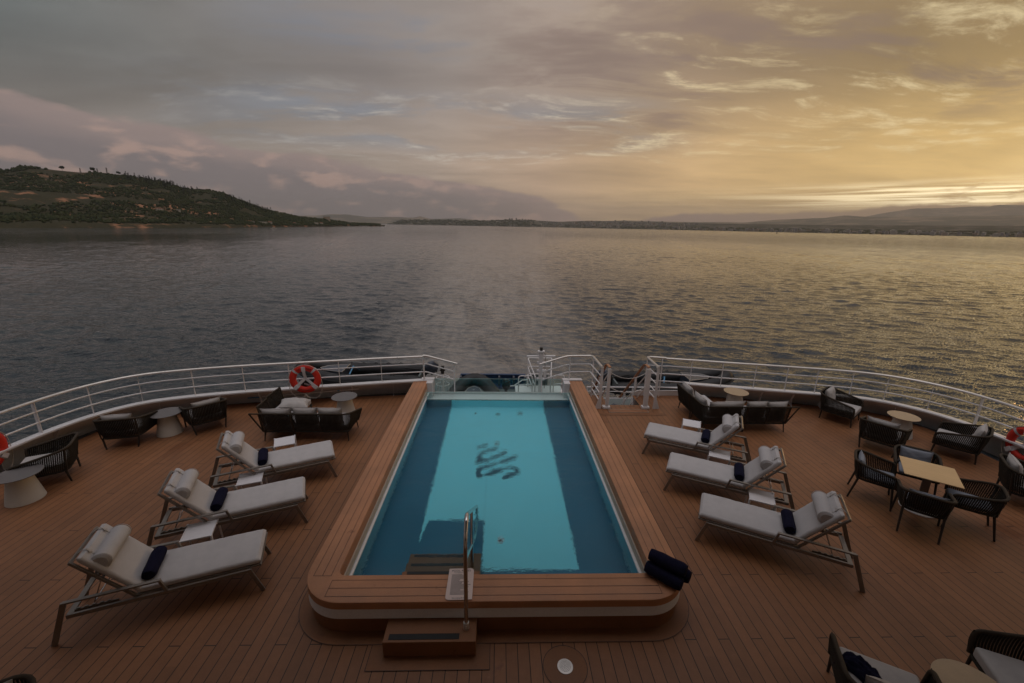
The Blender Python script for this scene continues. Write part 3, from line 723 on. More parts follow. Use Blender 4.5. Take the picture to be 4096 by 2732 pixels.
# ---------------------------------------------------------------- sun loungers
def mattress_mesh(w=0.635, sd=0.0):
    """one padded slab: seat part, hinge, raised back; rounded edges and a soft crown"""
    m = MB()
    def slab(p0, p1, th, hw, seg):
        # p0->p1 run of the underside in the x z plane
        p0, p1 = Vector(p0), Vector(p1); d = (p1 - p0).normalized(); n = Vector((-d.z, 0, d.x)); L = (p1 - p0).length
        rr_ = th * 0.42; ring = []
        rows = []
        prof = []                       # cross section around y/n
        for k in range(5): a = -pi / 2 + (pi / 2) * k / 4; prof.append((hw - rr_ + rr_ * cos(a), rr_ + rr_ * sin(a)))
        for k in range(5): a = (pi / 2) * k / 4; prof.append((hw - rr_ + rr_ * cos(a), th - rr_ + rr_ * sin(a)))
        top = [(hw * q, th) for q in (0.6, 0.2, -0.2, -0.6)]
        prof = prof + top + [(-y, z) for y, z in prof[::-1]]
        for i in range(seg + 1):
            s_ = i / seg; e = 1.0
            end = min(s_, 1 - s_) * L
            k = 1 - (1 - min(end / rr_, 1)) ** 2; k = sqrt(max(k, 0.0))
            row = []
            for y, z in prof:
                zz = th / 2 + (z - th / 2) * (0.25 + 0.75 * k)
                yy = y * (1 - (1 - k) * 0.035)
                if z > th * 0.9: zz += 0.008 * (1 - (abs(yy) / hw) ** 2) * k + 0.006 * mn.noise(Vector((s_ * L * 4 + sd, yy * 5, L)))
                zz += 0.004 * mn.noise(Vector((s_ * L * 13 + sd, yy * 4, 3.0 + sd))) + 0.007 * mn.noise(Vector((s_ * L * 30 + sd, sd, 1.0))) * max(0.0, abs(yy) / hw - 0.7) * (1.5 if z > th * 0.5 else 0.3)
                P = p0 + d * (s_ * L) + n * zz; row.append((P.x, yy, P.z))
            rows.append(row)
        m.grid(rows, closed=True)
        n0 = len(prof); o = len(m.v)
        m.f.append(tuple(range(o - n0 * (seg + 1), o - n0 * seg))); m.f.append(tuple(range(o - n0, o))[::-1])
    ss = [0, 0.004, 0.012, 0.03]
    slab((-0.012, 0, 0.392), (1.285, 0, 0.392), 0.078, w / 2, 44)
    slab((1.262, 0, 0.400), (1.738, 0, 1.012), 0.074, w / 2, 30)
    return m
def towel_roll(L=0.46, r=0.075, lump=0.006, seed=1.0):
    m = MB(); rows = []; n = 22
    for i in range(17):
        x = -L / 2 + L * i / 16; e = min(i, 16 - i); k = 1.0 if e > 1 else (0.96 if e == 1 else 0.86)
        row = []
        for j in range(n):
            a = 2 * pi * j / n
            rr_ = (r + lump * mn.noise(Vector((x * 9, cos(a) * 1.5 + seed, sin(a) * 1.5)))) * k
            if j in (0, 1): rr_ += 0.004
            row.append((x, rr_ * cos(a) * 1.06, rr_ * sin(a) * 0.94 + r * 0.92))
        rows.append(row)
    m.grid(rows, closed=True)
    for side, x in ((0, -L / 2), (16, L / 2)):                   # spiral ends
        sp = MB(); pts = []
        for q in range(40):
            t = q / 39; a = t * 5.2 * pi; rad = 0.008 + (r * 0.80 - 0.008) * t
            pts.append((x + (-1 if side == 0 else 1) * (-0.004), rad * cos(a) * 1.06, rad * sin(a) * 0.94 + r * 0.92))
        m.tube(pts, 0.0062, 5)
    m.f.append(tuple(range(n))); o = 17 * n; m.f.append(tuple(range(o - n, o))[::-1])
    return m
def make_lounger():
    root = empty('sun_lounger', (0, 0, 0), 0, 'x', 'sun lounger', 'sun loungers in two rows beside the pool')
    F = M['frame']; Y = 0.345
    m = MB()
    for s in (-1, 1):
        m.beam((0.095, s * Y, 0.345), (1.915, s * Y, 0.345), 0.028, 0.05)
        m.beam((0.0, s * (Y - 0.035), 0.378), (1.29, s * (Y - 0.035), 0.378), 0.03, 0.022)
    m.beam((-0.004, -Y + 0.02, 0.378), (-0.004, Y - 0.02, 0.378), 0.03, 0.022)
    m.beam((0.14, -Y + 0.014, 0.345), (0.14, Y - 0.014, 0.345), 0.03, 0.04)
    m.beam((1.90, -Y + 0.014, 0.335), (1.90, Y - 0.014, 0.335), 0.06, 0.022)
    m.beam((1.28, -Y + 0.014, 0.352), (1.28, Y - 0.014, 0.352), 0.03, 0.03)
    m.build('base_frame', F, root, bevel=0.003)
    for s in (-1, 1):
        m = MB(); m.beam((1.905, s * Y, 0.53), (2.085, s * Y, 0.0), 0.026, 0.055, (1, 0, 0.3)); m.build('leg', F, root, bevel=0.003)
        m = MB(); m.beam((0.115, s * Y, 0.335), (0.0, s * Y, 0.0), 0.026, 0.048, (1, 0, -0.3)); m.build('leg', F, root, bevel=0.003)
        m = MB(); m.beam((0.985, s * (Y), 0.365), (1.035, s * Y, 0.53), 0.03, 0.03, (1, 0, 0)); m.beam((1.02, s * Y, 0.530), (1.92, s * Y, 0.530), 0.044, 0.022); m.build('armrest', F, root, bevel=0.003)
        m = MB(); m.beam((1.46, s * 0.29, 0.352), (1.86, s * 0.29, 0.352), 0.012, 0.045)
        for k in range(5): m.box(1.53 + k * 0.07, 1.56 + k * 0.07, s * 0.29 - 0.008, s * 0.29 + 0.008, 0.374, 0.388)
        m.build('ratchet_bar', F, root)
    # back frame
    m = MB(); d = Vector((0.476, 0, 0.612)).normalized(); nn = Vector((-d.z, 0, d.x))
    for s in (-1, 1): m.beam(Vector((1.29, s * 0.31, 0.372)), Vector((1.29, s * 0.31, 0.372)) + d * 0.80, 0.03, 0.03, nn)
    m.beam(Vector((1.29, -0.31, 0.372)) + d * 0.79, Vector((1.29, 0.31, 0.372)) + d * 0.79, 0.03, 0.03, nn)
    m.beam(Vector((1.29, -0.31, 0.372)) + d * 0.42, Vector((1.29, 0.31, 0.372)) + d * 0.42, 0.02, 0.02, nn)
    m.build('back_frame', F, root, bevel=0.003)
    m = MB()
    for s in (-1, 1): m.tube([Vector((1.29, s * 0.25, 0.372)) + d * 0.44, (1.70, s * 0.25, 0.366)], 0.007, 6)
    m.tube([(1.70, -0.28, 0.366), (1.70, 0.28, 0.366)], 0.007, 6)
    m.build('back_strut', M['steel'], root, smooth=True)
    mt = mattress_mesh().build('mattress', M['fabric'], root, smooth=True)
    # D-shaped head bolster lying on the back part
    rows = []; n = 20; L = 0.57; base = Vector((1.262, 0, 0.400)) + d * 0.565 + nn * 0.073
    for i in range(21):
        y = -L / 2 + L * i / 20; e = min(i, 20 - i) / 20 * L; k = sqrt(1 - (1 - min(e / 0.03, 1)) ** 2); k = 0.72 + 0.28 * k
        row = []
        for j in range(n + 1):
            a = pi * j / n; px = 0.100 * cos(a) * k; pz = 0.125 * max(sin(a), 0) ** 0.85 * k
            P = base + d * px + nn * pz; row.append((P.x, y, P.z))
        rows.append(row)
    m = MB(); m.grid(rows, closed=True); q = n + 1
    m.f.append(tuple(range(q))); m.f.append(tuple(range(20 * q, 21 * q))[::-1])
    for yy in (-L / 2 + 0.012, L / 2 - 0.012):                    # piping
        m.tube([base + Vector((0, yy, 0)) + d * (0.099 * cos(pi * j / n)) + nn * (0.124 * max(sin(pi * j / n), 0) ** 0.85 + 0.001) for j in range(n + 1)], 0.0035, 5)
    m.build('head_bolster', M['fabric'], root, smooth=True)
    for s in (-1, 1):
        m = MB(); y = s * 0.19
        pts = [base + d * 0.098 + nn * 0.02, base + d * 0.11 + nn * 0.006, base + d * 0.20 + nn * 0.012, base + d * 0.222 + nn * 0.0, base + d * 0.226 - nn * 0.075, base + d * 0.215 - nn * 0.098]
        for a, b in zip(pts, pts[1:]): m.beam(a + Vector((0, y, 0)), b + Vector((0, y, 0)), 0.018, 0.005, nn)
        m.beam(base + d * 0.15 + nn * 0.014 + Vector((0, y - 0.02, 0)), base + d * 0.165 + nn * 0.02 + Vector((0, y + 0.03, 0)), 0.02, 0.012, nn)
        m.build('strap', M['pillow'], root)
    return root
LG = make_lounger()
LOUNGERS = [
    ((3.106, 5.532), -28.4, 'grey cushioned sun lounger, nearest of the row on the starboard side of the pool'),
    ((3.091, 6.838), -27.6, 'grey cushioned sun lounger in the middle of the right-hand row, between two white side tables'),
    ((3.111, 8.151), -27.4, 'grey cushioned sun lounger nearest the long sofa in the right-hand row'),
    ((-3.079, 4.663), -158.8, 'beige lit sun lounger nearest the camera on the left of the pool'),
    ((-3.085, 5.984), -156.9, 'sun lounger in the middle of the left-hand row with wrinkled mattress edge'),
    ((-3.090, 7.290), -154.6, 'sun lounger of the left-hand row closest to the three-seat sofa'),
]
towel0 = None
TL = ['rolled navy towel lying on the nearest sun lounger right of the pool', 'rolled navy towel on the middle lounger of the right-hand row',
      'rolled navy towel on the lounger closest to the sofa right of the pool', 'rolled navy towel lying on the nearest lounger left of the pool',
      'rolled navy towel on the middle lounger of the left-hand row', 'rolled navy towel on the lounger closest to the left sofa']
for i, ((ax, ay), ang, lab) in enumerate(LOUNGERS):
    a = R(ang); u = Vector((cos(a), sin(a))); n_ = Vector((-u.y, u.x)) if u.x > 0 else Vector((u.y, -u.x))
    c = Vector((ax, ay)) + n_ * 0.348
    if i == 0: LG.location = (c.x, c.y, 0); LG.rotation_euler[2] = a; LG['label'] = lab
    else:
        q_ = dup(LG, (c.x, c.y, 0), a, lab)
        for k_ in kids(q_):
            if k_.name.startswith('mattress'):
                tmp = mattress_mesh(sd=i * 7.3).build('mattress_tmp', M['fabric'], None, smooth=True); k_.data = tmp.data; bpy.data.objects.remove(tmp)
    tp = c + u * 1.175 + n_ * (0.0 if i != 4 else 0.01)
    if towel0 is None:
        towel0 = towel_roll().build('rolled_towel', M['towel'], None, smooth=True, loc=(tp.x, tp.y, 0.476)); towel0.rotation_euler[2] = a + pi / 2
        tag(towel0, TL[0], 'towel', 'rolled navy towels on the loungers')
    else:
        t_ = towel0.copy(); COL.objects.link(t_); t_.location = (tp.x, tp.y, 0.476); t_.rotation_euler[2] = a + pi / 2 + random.uniform(-0.06, 0.06); t_['label'] = TL[i]
# the stack of three on the pool corner
ax = Vector((0.72, -0.69)); nx = Vector((0.69, 0.72)); cc = Vector((2.135, 4.37))
for k, (o, z, lab) in enumerate((((-0.088), 0.456, 'rolled navy towel, lower front one of the three stacked on the pool corner'), (0.088, 0.456, 'rolled navy towel, lower rear one of the three stacked on the pool corner'), (0.0, 0.588, 'rolled navy towel lying on top of two others on the pool corner'))):
    p = cc + nx * o + ax * (0.0 if k != 1 else 0.03)
    t_ = towel_roll(0.45, 0.082, 0.008, 2.0 + k).build('rolled_towel', M['towel'], None, smooth=True, loc=(p.x, p.y, z)); t_.rotation_euler[2] = atan2(ax.y, ax.x) + 0.03 * k
    tag(t_, lab, 'towel', 'stack of three towels on the pool corner')

# ---------------------------------------------------------------- small white side tables
sdt = empty('side_table', (0, 0, 0), 0, 'x', 'side table', 'white side tables between the loungers')
m = MB(); rows = []
for i in range(9):
    y = -0.185 + 0.37 * i / 8; rows.append([(-0.185 + 0.37 * j / 8, y, 0.402 - 0.010 * (1 - ((i - 4) / 4) ** 2)) for j in range(9)])
m.grid(rows); rows = [[(x, y, z - 0.010) for x, y, z in r] for r in rows]; m.grid([r[::-1] for r in rows])
m.box(-0.185, 0.185, -0.188, -0.183, 0.388, 0.405); m.box(-0.185, 0.185, 0.183, 0.188, 0.388, 0.405); m.box(-0.188, -0.183, -0.185, 0.185, 0.380, 0.404); m.box(0.183, 0.188, -0.185, 0.185, 0.380, 0.404)
m.build('table_top', M['white_plastic'], sdt)
for sx in (-1, 1):
    for sy in (-1, 1):
        m = MB(); m.tube([(sx * 0.186, sy * 0.186, 0.408), (sx * 0.186, sy * 0.186, 0.37), (sx * 0.205, sy * 0.20, 0.0)], [0.014, 0.016, 0.010], 10); m.build('leg', M['white_plastic'], sdt, smooth=True)
    m = MB(); m.add([(sx * 0.184, -0.18, 0.392), (sx * 0.184, -0.10, 0.392), (sx * 0.19, -0.18, 0.30)], [(0, 1, 2)]); m.add([(sx * 0.184, 0.18, 0.392), (sx * 0.184, 0.10, 0.392), (sx * 0.19, 0.18, 0.30)], [(0, 2, 1)]); m.build('gusset', M['white_plastic'], sdt)
ST = [((-4.28, 5.32), 20, 'white side table beside the nearest left-hand lounger'), ((-4.29, 6.64), 21, 'white side table between the middle and far left-hand loungers'),
      ((-4.33, 7.94), 25, 'white side table between the far left-hand lounger and the three-seat sofa'), ((4.41, 6.08), -27, 'white side table beside the nearest right-hand lounger'),
      ((4.39, 7.46), -28, 'white side table between the middle and far right-hand loungers'), ((4.42, 8.80), -25, 'white side table before the right-hand corner sofa')]
for i, ((x, y), a, lab) in enumerate(ST):
    if i == 0: sdt.location = (x, y, 0); sdt.rotation_euler[2] = R(a); sdt['label'] = lab
    else: dup(sdt, (x, y, 0), R(a), lab)

# ---------------------------------------------------------------- round tables on cone pedestals
def cone_table(x, y, top, lab, rz=0):
    t = empty('round_table', (x, y, 0), rz, lab, 'table', 'low round tables with cone pedestals')
    m = MB(); m.lathe([(0.245, 0.0), (0.25, 0.006), (0.155, 0.47), (0.15, 0.488)], 48); m.build('pedestal', M['cone'], t, smooth=True)
    m = MB(); m.lathe([(0.296, 0.489), (0.303, 0.492), (0.305, 0.497), (0.303, 0.502)], 64); m.build('table_top', M[top], t, smooth=True)
    return t
cone_table(-8.14, 6.62, 'top_grey', 'low round table with dark top and pale cone base at the left picture edge')
cone_table(-7.49, 9.07, 'top_grey', 'low round table with dark top between two woven armchairs by the left railing')
cone_table(-3.86, 10.06, 'top_grey', 'low round table with dark top behind the left three-seat sofa')
cone_table(6.37, 10.52, 'top_tan', 'low round table with dull tan top behind the right corner sofa')
cone_table(9.60, 9.03, 'top_tan', 'low round table with stained tan top among the armchairs on the right')
cone_table(4.56, 2.93, 'top_tan', 'low round table with tan top between the two armchairs at the bottom right')

# ---------------------------------------------------------------- woven shell seating
def lattice(m, B, T, cols, rows_n, w=0.011, th=0.006, bow=0.02, front=True, dense=1.0):
    """real woven strands between a lower path B and an upper path T"""
    nb = cols
    Bp, Tp = resamp(B, nb), resamp(T, nb)
    cen = sum(Bp, Vector()) / nb
    def P(i, t):
        a, b = Bp[i], Tp[i]; p = a.lerp(b, t); o = Vector((p.x - cen.x, p.y - cen.y, 0))
        if o.length > 0: o.normalize()
        return p + o * (bow * 4 * t * (1 - t)) - Vector((0, 0, 0.0))
    for i in range(nb):
        j = min(i + 1, nb - 1); k = max(i - 1, 0); seg = 4
        for q in range(seg):
            a, b = P(i, q / seg), P(i, (q + 1) / seg); d = (P(j, 0.5) - P(k, 0.5)).normalized()
            m.beam(a, b, th, w, d)
    for r_ in range(rows_n):
        t = (r_ + 0.5) / rows_n
        prev = None
        for i in range(0, nb):
            p = P(i, t)
            if prev is not None:
                m.beam(prev, p, th * 0.9, 0.0058)
            prev = p
def upath(wf, wb, yf, yb, z0, z1, r=0.16, power=1.0, n=40):
    """U-shaped path front-left -> back -> front-right with height rising to the back"""
    P = rpoly([(-wf, yf, 0), (-wb, yb, 0), (wb, yb, 0), (wf, yf, 0)], [0, r, r, 0], 8)
    P = resamp(P, n); out = []
    for p in P:
        t = (yf - p.y) / (yf - yb); out.append(Vector((p.x, p.y, z0 + (z1 - z0) * t ** power)))
    return out
def pillow_mesh(w, h, th, seed=0.0, wr=0.012):
    m = MB(); n = 20; A = [[], []]
    for side in (0, 1):
        rows = []
        for i in range(n + 1):
            row = []
            for j in range(n + 1):
                u, v = i / n * 2 - 1, j / n * 2 - 1
                e = (1 - abs(u) ** 2.6) * (1 - abs(v) ** 2.6); z = th / 2 * max(e, 0) ** 0.45
                pin = 1 - 0.07 * (1 - u * u) * abs(v) ** 2; pin2 = 1 - 0.07 * (1 - v * v) * abs(u) ** 2
                k = wr * mn.noise(Vector((u * 2.6 + seed, v * 2.6, seed))) * max(e, 0) ** 0.5 + wr * 0.5 * mn.noise(Vector((u * 7 + seed, v * 5, seed))) * max(e, 0) ** 0.5
                row.append((u * w / 2 * pin2, (z + k) * (1 if side == 0 else -1), v * h / 2 * pin))
            rows.append(row)
        m.grid(rows if side == 0 else [r[::-1] for r in rows])
    # piped edge
    E = []
    for u, v in [(-1 + 2 * i / n, -1) for i in range(n)] + [(1, -1 + 2 * i / n) for i in range(n)] + [(1 - 2 * i / n, 1) for i in range(n)] + [(-1, 1 - 2 * i / n) for i in range(n)]:
        E.append((u * w / 2 * (1 - 0.07 * (1 - v * v) * abs(u) ** 2), 0, v * h / 2 * (1 - 0.07 * (1 - u * u) * abs(v) ** 2)))
    m.tube(E, 0.005, 5, closed=True)
    return m
def cushion(m, pts, z0, z1):
    m.prism(pts, z0, z1)
def make_chair(kind):
    if kind == 'lounge': zr, zb, zf, wf, wb, yf, yb, by, fw, bw, lf, lb = 0.245, 0.69, 0.52, 0.375, 0.335, 0.345, -0.345, 0.085, 0.405, 0.40, 0.345, 0.285
    else: zr, zb, zf, wf, wb, yf, yb, by, fw, bw, lf, lb = 0.415, 0.745, 0.63, 0.285, 0.255, 0.265, -0.265, 0.065, 0.315, 0.315, 0.285, 0.235
    root = empty('woven_armchair' if kind == 'lounge' else 'woven_dining_chair', (0, 0, 0), 0, 'x', 'armchair' if kind == 'lounge' else 'dining chair',
                 'low woven rope armchairs round the deck' if kind == 'lounge' else 'woven rope chairs round the dining table')
    B = upath(wf, wb, yf, yb, zr, zr, 0.15)
    T = upath(fw, bw, yf + 0.0, yb - by, zf, zb, 0.20, 1.15)
    # frame: ring, rim with rounded front posts, back posts
    ring = rpoly([(-wf, yf, zr), (-wb, yb, zr), (wb, yb, zr), (wf, yf, zr)], [0.10, 0.15, 0.15, 0.10], 6, True)
    m = MB(); m.tube(ring, 0.0195, 8, closed=True)
    m.build('seat_ring', M['rope'], root, smooth=True)
    rim = rpoly([B[0]] + [Vector((-fw, yf, zf))] + T[3:-3] + [Vector((fw, yf, zf))] + [B[-1]], [0, 0.09] + [0] * (len(T) - 6) + [0.09, 0], 6)
    m = MB(); m.tube(rim, 0.0225, 9); m.build('rim', M['rope_rim'], root, smooth=True)
    for s in (-1, 1):
        m = MB(); tb = [p for p in T if p.x * s > 0]; top = min(tb, key=lambda p: (p - Vector((s * (bw - 0.02), yb - by * 0.5, p.z))).length)
        m.tube([(s * (wb - 0.005), yb + 0.01, zr), top], 0.013, 7)
        m.build('back_post', M['legs'], root, smooth=True)
    for s in (-1, 1):
        m = MB(); m.tube([(s * (wb - 0.01), yb + 0.03, zr), (s * lb, yb - 0.0 + (0.005), 0.0)] if kind == 'lounge' else [(s * (wb - 0.01), yb + 0.03, zr), (s * (lb + 0.01), yb - 0.055, 0.0)], [0.0195, 0.0145], 9); m.build('leg', M['legs'], root, smooth=True)
        m = MB(); m.tube([(s * (wf - 0.01), yf - 0.03, zr), (s * (lf + 0.01), yf + 0.0, 0.0)] if kind == 'lounge' else [(s * (wf - 0.01), yf - 0.03, zr), (s * (lf + 0.02), yf + 0.02, 0.0)], [0.0195, 0.0145], 9); m.build('leg', M['legs'], root, smooth=True)
    m = MB(); lattice(m, B, [Vector((p.x, p.y, p.z)) for p in T], 80 if kind == 'lounge' else 64, 27 if kind == 'lounge' else 21, 0.0165 if kind == 'lounge' else 0.0155)
    m.build('woven_shell', M['rope'], root)
    zs = zr + (0.02 if kind == 'lounge' else 0.012); ct = 0.125 if kind == 'lounge' else 0.05
    m = MB(); cp = rpoly([(-wf + 0.04, yf + 0.01, 0), (-wb + 0.045, yb + 0.03, 0), (wb - 0.045, yb + 0.03, 0), (wf - 0.04, yf + 0.01, 0)], [0.05, 0.12, 0.12, 0.05], 6, True)
    m.prism([(p.x, p.y) for p in cp], zs, zs + ct); m.build('seat_cushion', M['pillow'] if kind == 'lounge' else M['pillow_blue'], root, bevel=0.028 if kind == 'lounge' else 0.018, seg=4)
    m = pillow_mesh(0.56 if kind == 'lounge' else 0.46, 0.40 if kind == 'lounge' else 0.30, 0.16 if kind == 'lounge' else 0.11, 3.3)
    zc = zs + ct + (0.185 if kind == 'lounge' else 0.14)
    m.xf(Matrix.Translation((0, yb + (0.075 if kind == 'lounge' else 0.05), zc)) @ Matrix.Rotation(R(14), 4, 'X'))
    m.build('back_pillow', M['pillow'] if kind == 'lounge' else M['pillow_blue'], root, smooth=True)
    return root
CH = make_chair('lounge'); DC = make_chair('dining')
def face(fx, fy): return atan2(fy, fx) - pi / 2
LC = [((-8.33, 7.24), (-0.857, -0.515), 'woven armchair turned to the left life ring, its open side away from the pool'),
      ((-8.04, 8.70), (-0.22, 0.975), 'woven armchair with its back to the camera, left of the dark-topped table at the railing'),
      ((-6.86, 9.39), (-0.71, 0.705), 'woven armchair right of the dark-topped table at the left railing'),
      ((8.79, 9.89), (0.613, -0.79), 'woven armchair against the right bulwark with its pillow at the left arm'),
      ((8.587, 8.43), (0.79, 0.61), 'woven armchair facing the stained tan table, behind the dining chairs'),
      ((10.05, 8.16), (-0.62, 0.784), 'woven armchair by the right railing near the life ring, open towards the tan table'),
      ((9.60, 6.45), (0.78, -0.62), 'woven armchair cut by the right edge of the picture below the life ring'),
      ((3.80, 3.02), (0.50, 0.866), 'woven armchair at the bottom right with a crumpled navy towel on its seat'),
      ((5.38, 3.02), (-0.92, 0.39), 'woven armchair in the bottom right corner with bare grey seat cushion'),
      ((-4.32, 2.54), (0.55, -0.835), 'woven armchair barely seen at the bottom left edge of the deck'),
      ((-8.62, 5.62), (0.5, 0.86), 'woven armchair leg showing at the left picture edge below the dark table')]
for i, (c, f, lab) in enumerate(LC):
    if i == 0: CH.location = (c[0], c[1], 0); CH.rotation_euler[2] = face(*f); CH['label'] = lab
    else:
        r_ = dup(CH, (c[0], c[1], 0), face(*f), lab)
        if i in (8,):
            for k_ in kids(r_):
                if k_.name.startswith('back_pillow'): bpy.data.objects.remove(k_)
for k_ in kids(CH):
    if k_.name.startswith('back_pillow'): bpy.data.objects.remove(k_)
DCs = [((6.90, 5.815), (0.64, 0.77), 'woven dining chair nearest the camera with its back to the pool'),
       ((7.775, 5.865), (-0.757, 0.653), 'woven dining chair on the near right side of the oak table'),
       ((6.82, 6.63), (0.767, -0.64), 'woven dining chair on the left of the oak table, side-on to the camera'),
       ((7.72, 6.80), (-0.62, -0.785), 'woven dining chair behind the oak table facing the camera, blue grey pillow')]
for i, (c, f, lab) in enumerate(DCs):
    if i == 0: DC.location = (c[0], c[1], 0); DC.rotation_euler[2] = face(*f); DC['label'] = lab
    else:
        q_ = dup(DC, (c[0], c[1], 0), face(*f), lab)
        if i == 1:
            for k_ in kids(q_):
                if k_.name.startswith('back_pillow'): bpy.data.objects.remove(k_)
# dining table
dt = empty('dining_table', (7.43, 6.30, 0), R(-37.5), 'square pale oak dining table with flat column and round white foot', 'table')
m = MB(); m.box(-0.365, 0.365, -0.365, 0.365, 0.728, 0.742); m.build('table_top', M['oak'], dt, bevel=0.002)
m = MB(); m.box(-0.34, 0.34, -0.34, 0.34, 0.718, 0.7275); m.build('under_panel', M['black'], dt)
m = MB(); m.box(-0.055, 0.055, -0.02, 0.02, 0.012, 0.716); m.build('column', M['frame'], dt, bevel=0.003)
m = MB(); m.lathe([(0.27, 0), (0.273, 0.004), (0.270, 0.012), (0.05, 0.0135)], 56); m.build('foot_plate', M['white_rail'], dt, smooth=True)
# crumpled towel on the bottom right armchair
m = MB(); rows = []
for i in range(26):
    row = []
    for j in range(18):
        u, v = i / 25, j / 17
        x = (u - 0.5) * 0.50; y = (v - 0.5) * 0.24 + 0.05 * sin(u * 5)
        h = 0.05 * (1 - (2 * v - 1) ** 4) * (1 - (2 * u - 1) ** 6) + 0.05 * abs(mn.noise(Vector((u * 6, v * 5, 1)))) + 0.035 * abs(mn.noise(Vector((u * 12, v * 9, 4))))
        if i in (0, 25) or j in (0, 17): h = 0.0
        row.append((x, y, h))
    rows.append(row)
m.grid(rows); m.grid([[(x, y, -0.004) for x, y, h in r][::-1] for r in rows])
t_ = m.build('crumpled_towel', M['towel'], None, smooth=True, loc=(3.70, 3.12, 0.398)); t_.rotation_euler[2] = R(-62)
tag(t_, 'crumpled navy towel thrown on the seat of the bottom right armchair', 'towel')

# ---------------------------------------------------------------- sofas
def sofa(name, lab, loc, rz, W, D, backs, arm=None, pillows=1, posts=(), bottom=0.225, top=0.69, seatd=None):
    """modular sofa. local x along its back (0..W), y from back (0) to front (D).
       backs: list of sides that carry a woven back: 'b' (y=0), 'l' (x=0), 'r' (x=W); arm: low shell on 'r' or 'l'"""
    t = empty(name, loc, rz, lab, 'sofa', 'modules of the woven deck sofas')
    zr, zt, lean = bottom, top, 0.10
    ring = rpoly([(0, 0, zr), (W, 0, zr), (W, D, zr), (0, D, zr)], 0.05, 4, True)
    m = MB(); m.tube(ring, 0.018, 8, closed=True); m.build('base_rail', M['rope'], t, smooth=True)
    paths = []
    if 'b' in backs and 'l' in backs: B = rpoly([(0, D, zr), (0, 0, zr), (W, 0, zr)], [0, 0.10, 0], 6); T = rpoly([(-lean, D, zt), (-lean, -lean, zt), (W, -lean, zt)], [0, 0.2, 0], 6)
    elif 'b' in backs and arm == 'r': B = rpoly([(0, 0, zr), (W, 0, zr), (W + 0.03, D - 0.05, zr)], [0, 0.12, 0], 6); T = rpoly([(0, -lean, zt), (W + 0.06, -lean, zt), (W + 0.13, D - 0.05, zt - 0.17)], [0, 0.2, 0], 6)
    elif 'l' in backs: B = [Vector((0, D, zr)), Vector((0, 0, zr))]; T = [Vector((-lean, D, zt)), Vector((-lean, 0, zt))]
    else: B = [Vector((0, 0, zr)), Vector((W, 0, zr))]; T = [Vector((0, -lean, zt)), Vector((W, -lean, zt))]
    n = int(sum((b - a).length for a, b in zip(T, T[1:])) / 0.025)
    m = MB(); lattice(m, B, T, n, 24, 0.0145, 0.006, 0.012); m.build('woven_back', M['rope'], t)
    R_ = resamp(T, 30)
    rim = [B[0]] + R_ + [B[-1]]
    rim = rpoly(rim, [0, 0.08] + [0] * 28 + [0.08, 0], 6)
    m = MB(); m.tube(rim, 0.019, 9); m.build('rim', M['rope_rim'], t, smooth=True)
    for (px, py) in posts:
        m = MB(); m.tube([(px, py, zr), (px + (0.20 if px >= W * 0.9 else (-0.20 if px <= 0.1 else 0)), py - lean, zt)], 0.016, 8)
        m.tube([(px + (0.20 if px >= W * 0.9 else -0.20), py - lean, zt), (px, py - lean, zt)], 0.017, 8); m.build('end_post', M['rope_rim'], t, smooth=True)
    for (lx, ly) in ((0.02, 0.03), (W - 0.02, 0.03), (0.02, D - 0.03), (W - 0.02, D - 0.03)):
        m = MB(); m.tube([(lx, ly, zr), (lx + (0.02 if lx > W / 2 else -0.02), ly + (0.03 if ly > D / 2 else -0.03), 0.0)], [0.016, 0.011], 9); m.build('leg', M['legs'], t, smooth=True)
    mid = [k for k in (W / 2,) if W > 0.9]
    for k in mid:
        m = MB(); m.tube([(k, -0.005, zr), (k, -lean - 0.012, zt)], 0.014, 7); m.build('back_post', M['legs'], t, smooth=True)
    m = MB(); m.box(0.02, W - 0.02, 0.03, D + 0.01, zr + 0.02, zr + 0.155); m.build('seat_cushion', M['fabric'], t, bevel=0.03, seg=4)
    rng = random.Random(int(W * 100 + D * 10 + len(lab)))
    if 'b' in backs and pillows:
        k = pillows; w_ = (W - (0.1 if arm or len(backs) > 1 else 0.0)) / k
        for i in range(k):
            pm = pillow_mesh(w_ * 1.0, 0.47, 0.17, rng.uniform(0, 9), 0.016)
            pm.xf(Matrix.Translation(((0.08 if 'l' in backs else 0.0) + w_ * (i + 0.5), 0.055, zr + 0.335 + rng.uniform(-0.01, 0.015))) @ Matrix.Rotation(R(13 + rng.uniform(-3, 3)), 4, 'X') @ Matrix.Rotation(R(rng.uniform(-3, 3)), 4, 'Y'))
            pm.build('back_pillow', M['pillow'], t, smooth=True)
    if 'l' in backs and pillows:
        pm = pillow_mesh(D * 0.86, 0.47, 0.17, rng.uniform(0, 9), 0.016)
        pm.xf(Matrix.Translation((0.065, D * 0.52, zr + 0.34)) @ Matrix.Rotation(R(90), 4, 'Z') @ Matrix.Rotation(R(-13), 4, 'X'))
        pm.build('back_pillow', M['pillow'], t, smooth=True)
    return t
# left group
sofa('sofa_module', 'left end module of the left-hand woven sofa with an open leaning post', (-5.17, 8.70, 0), 0, 0.66, 0.68, ('b',), None, 1, posts=((0.0, 0.0),))
sofa('sofa_module', 'two-seat woven sofa module with curved right arm, left of the pool', (-4.50, 8.70, 0), 0, 1.17, 0.66, ('b',), 'r', 2)
sofa('sofa_module', 'woven sofa module with bare high back panel below the hanging life ring', (-5.38, 9.50, 0), 0, 0.66, 0.66, ('l',), None, 0)
sofa('sofa_module', 'short woven back module joining the two halves of the left sofa', (-5.30, 8.98, 0), R(4), 0.6, 0.46, ('l',), None, 0)
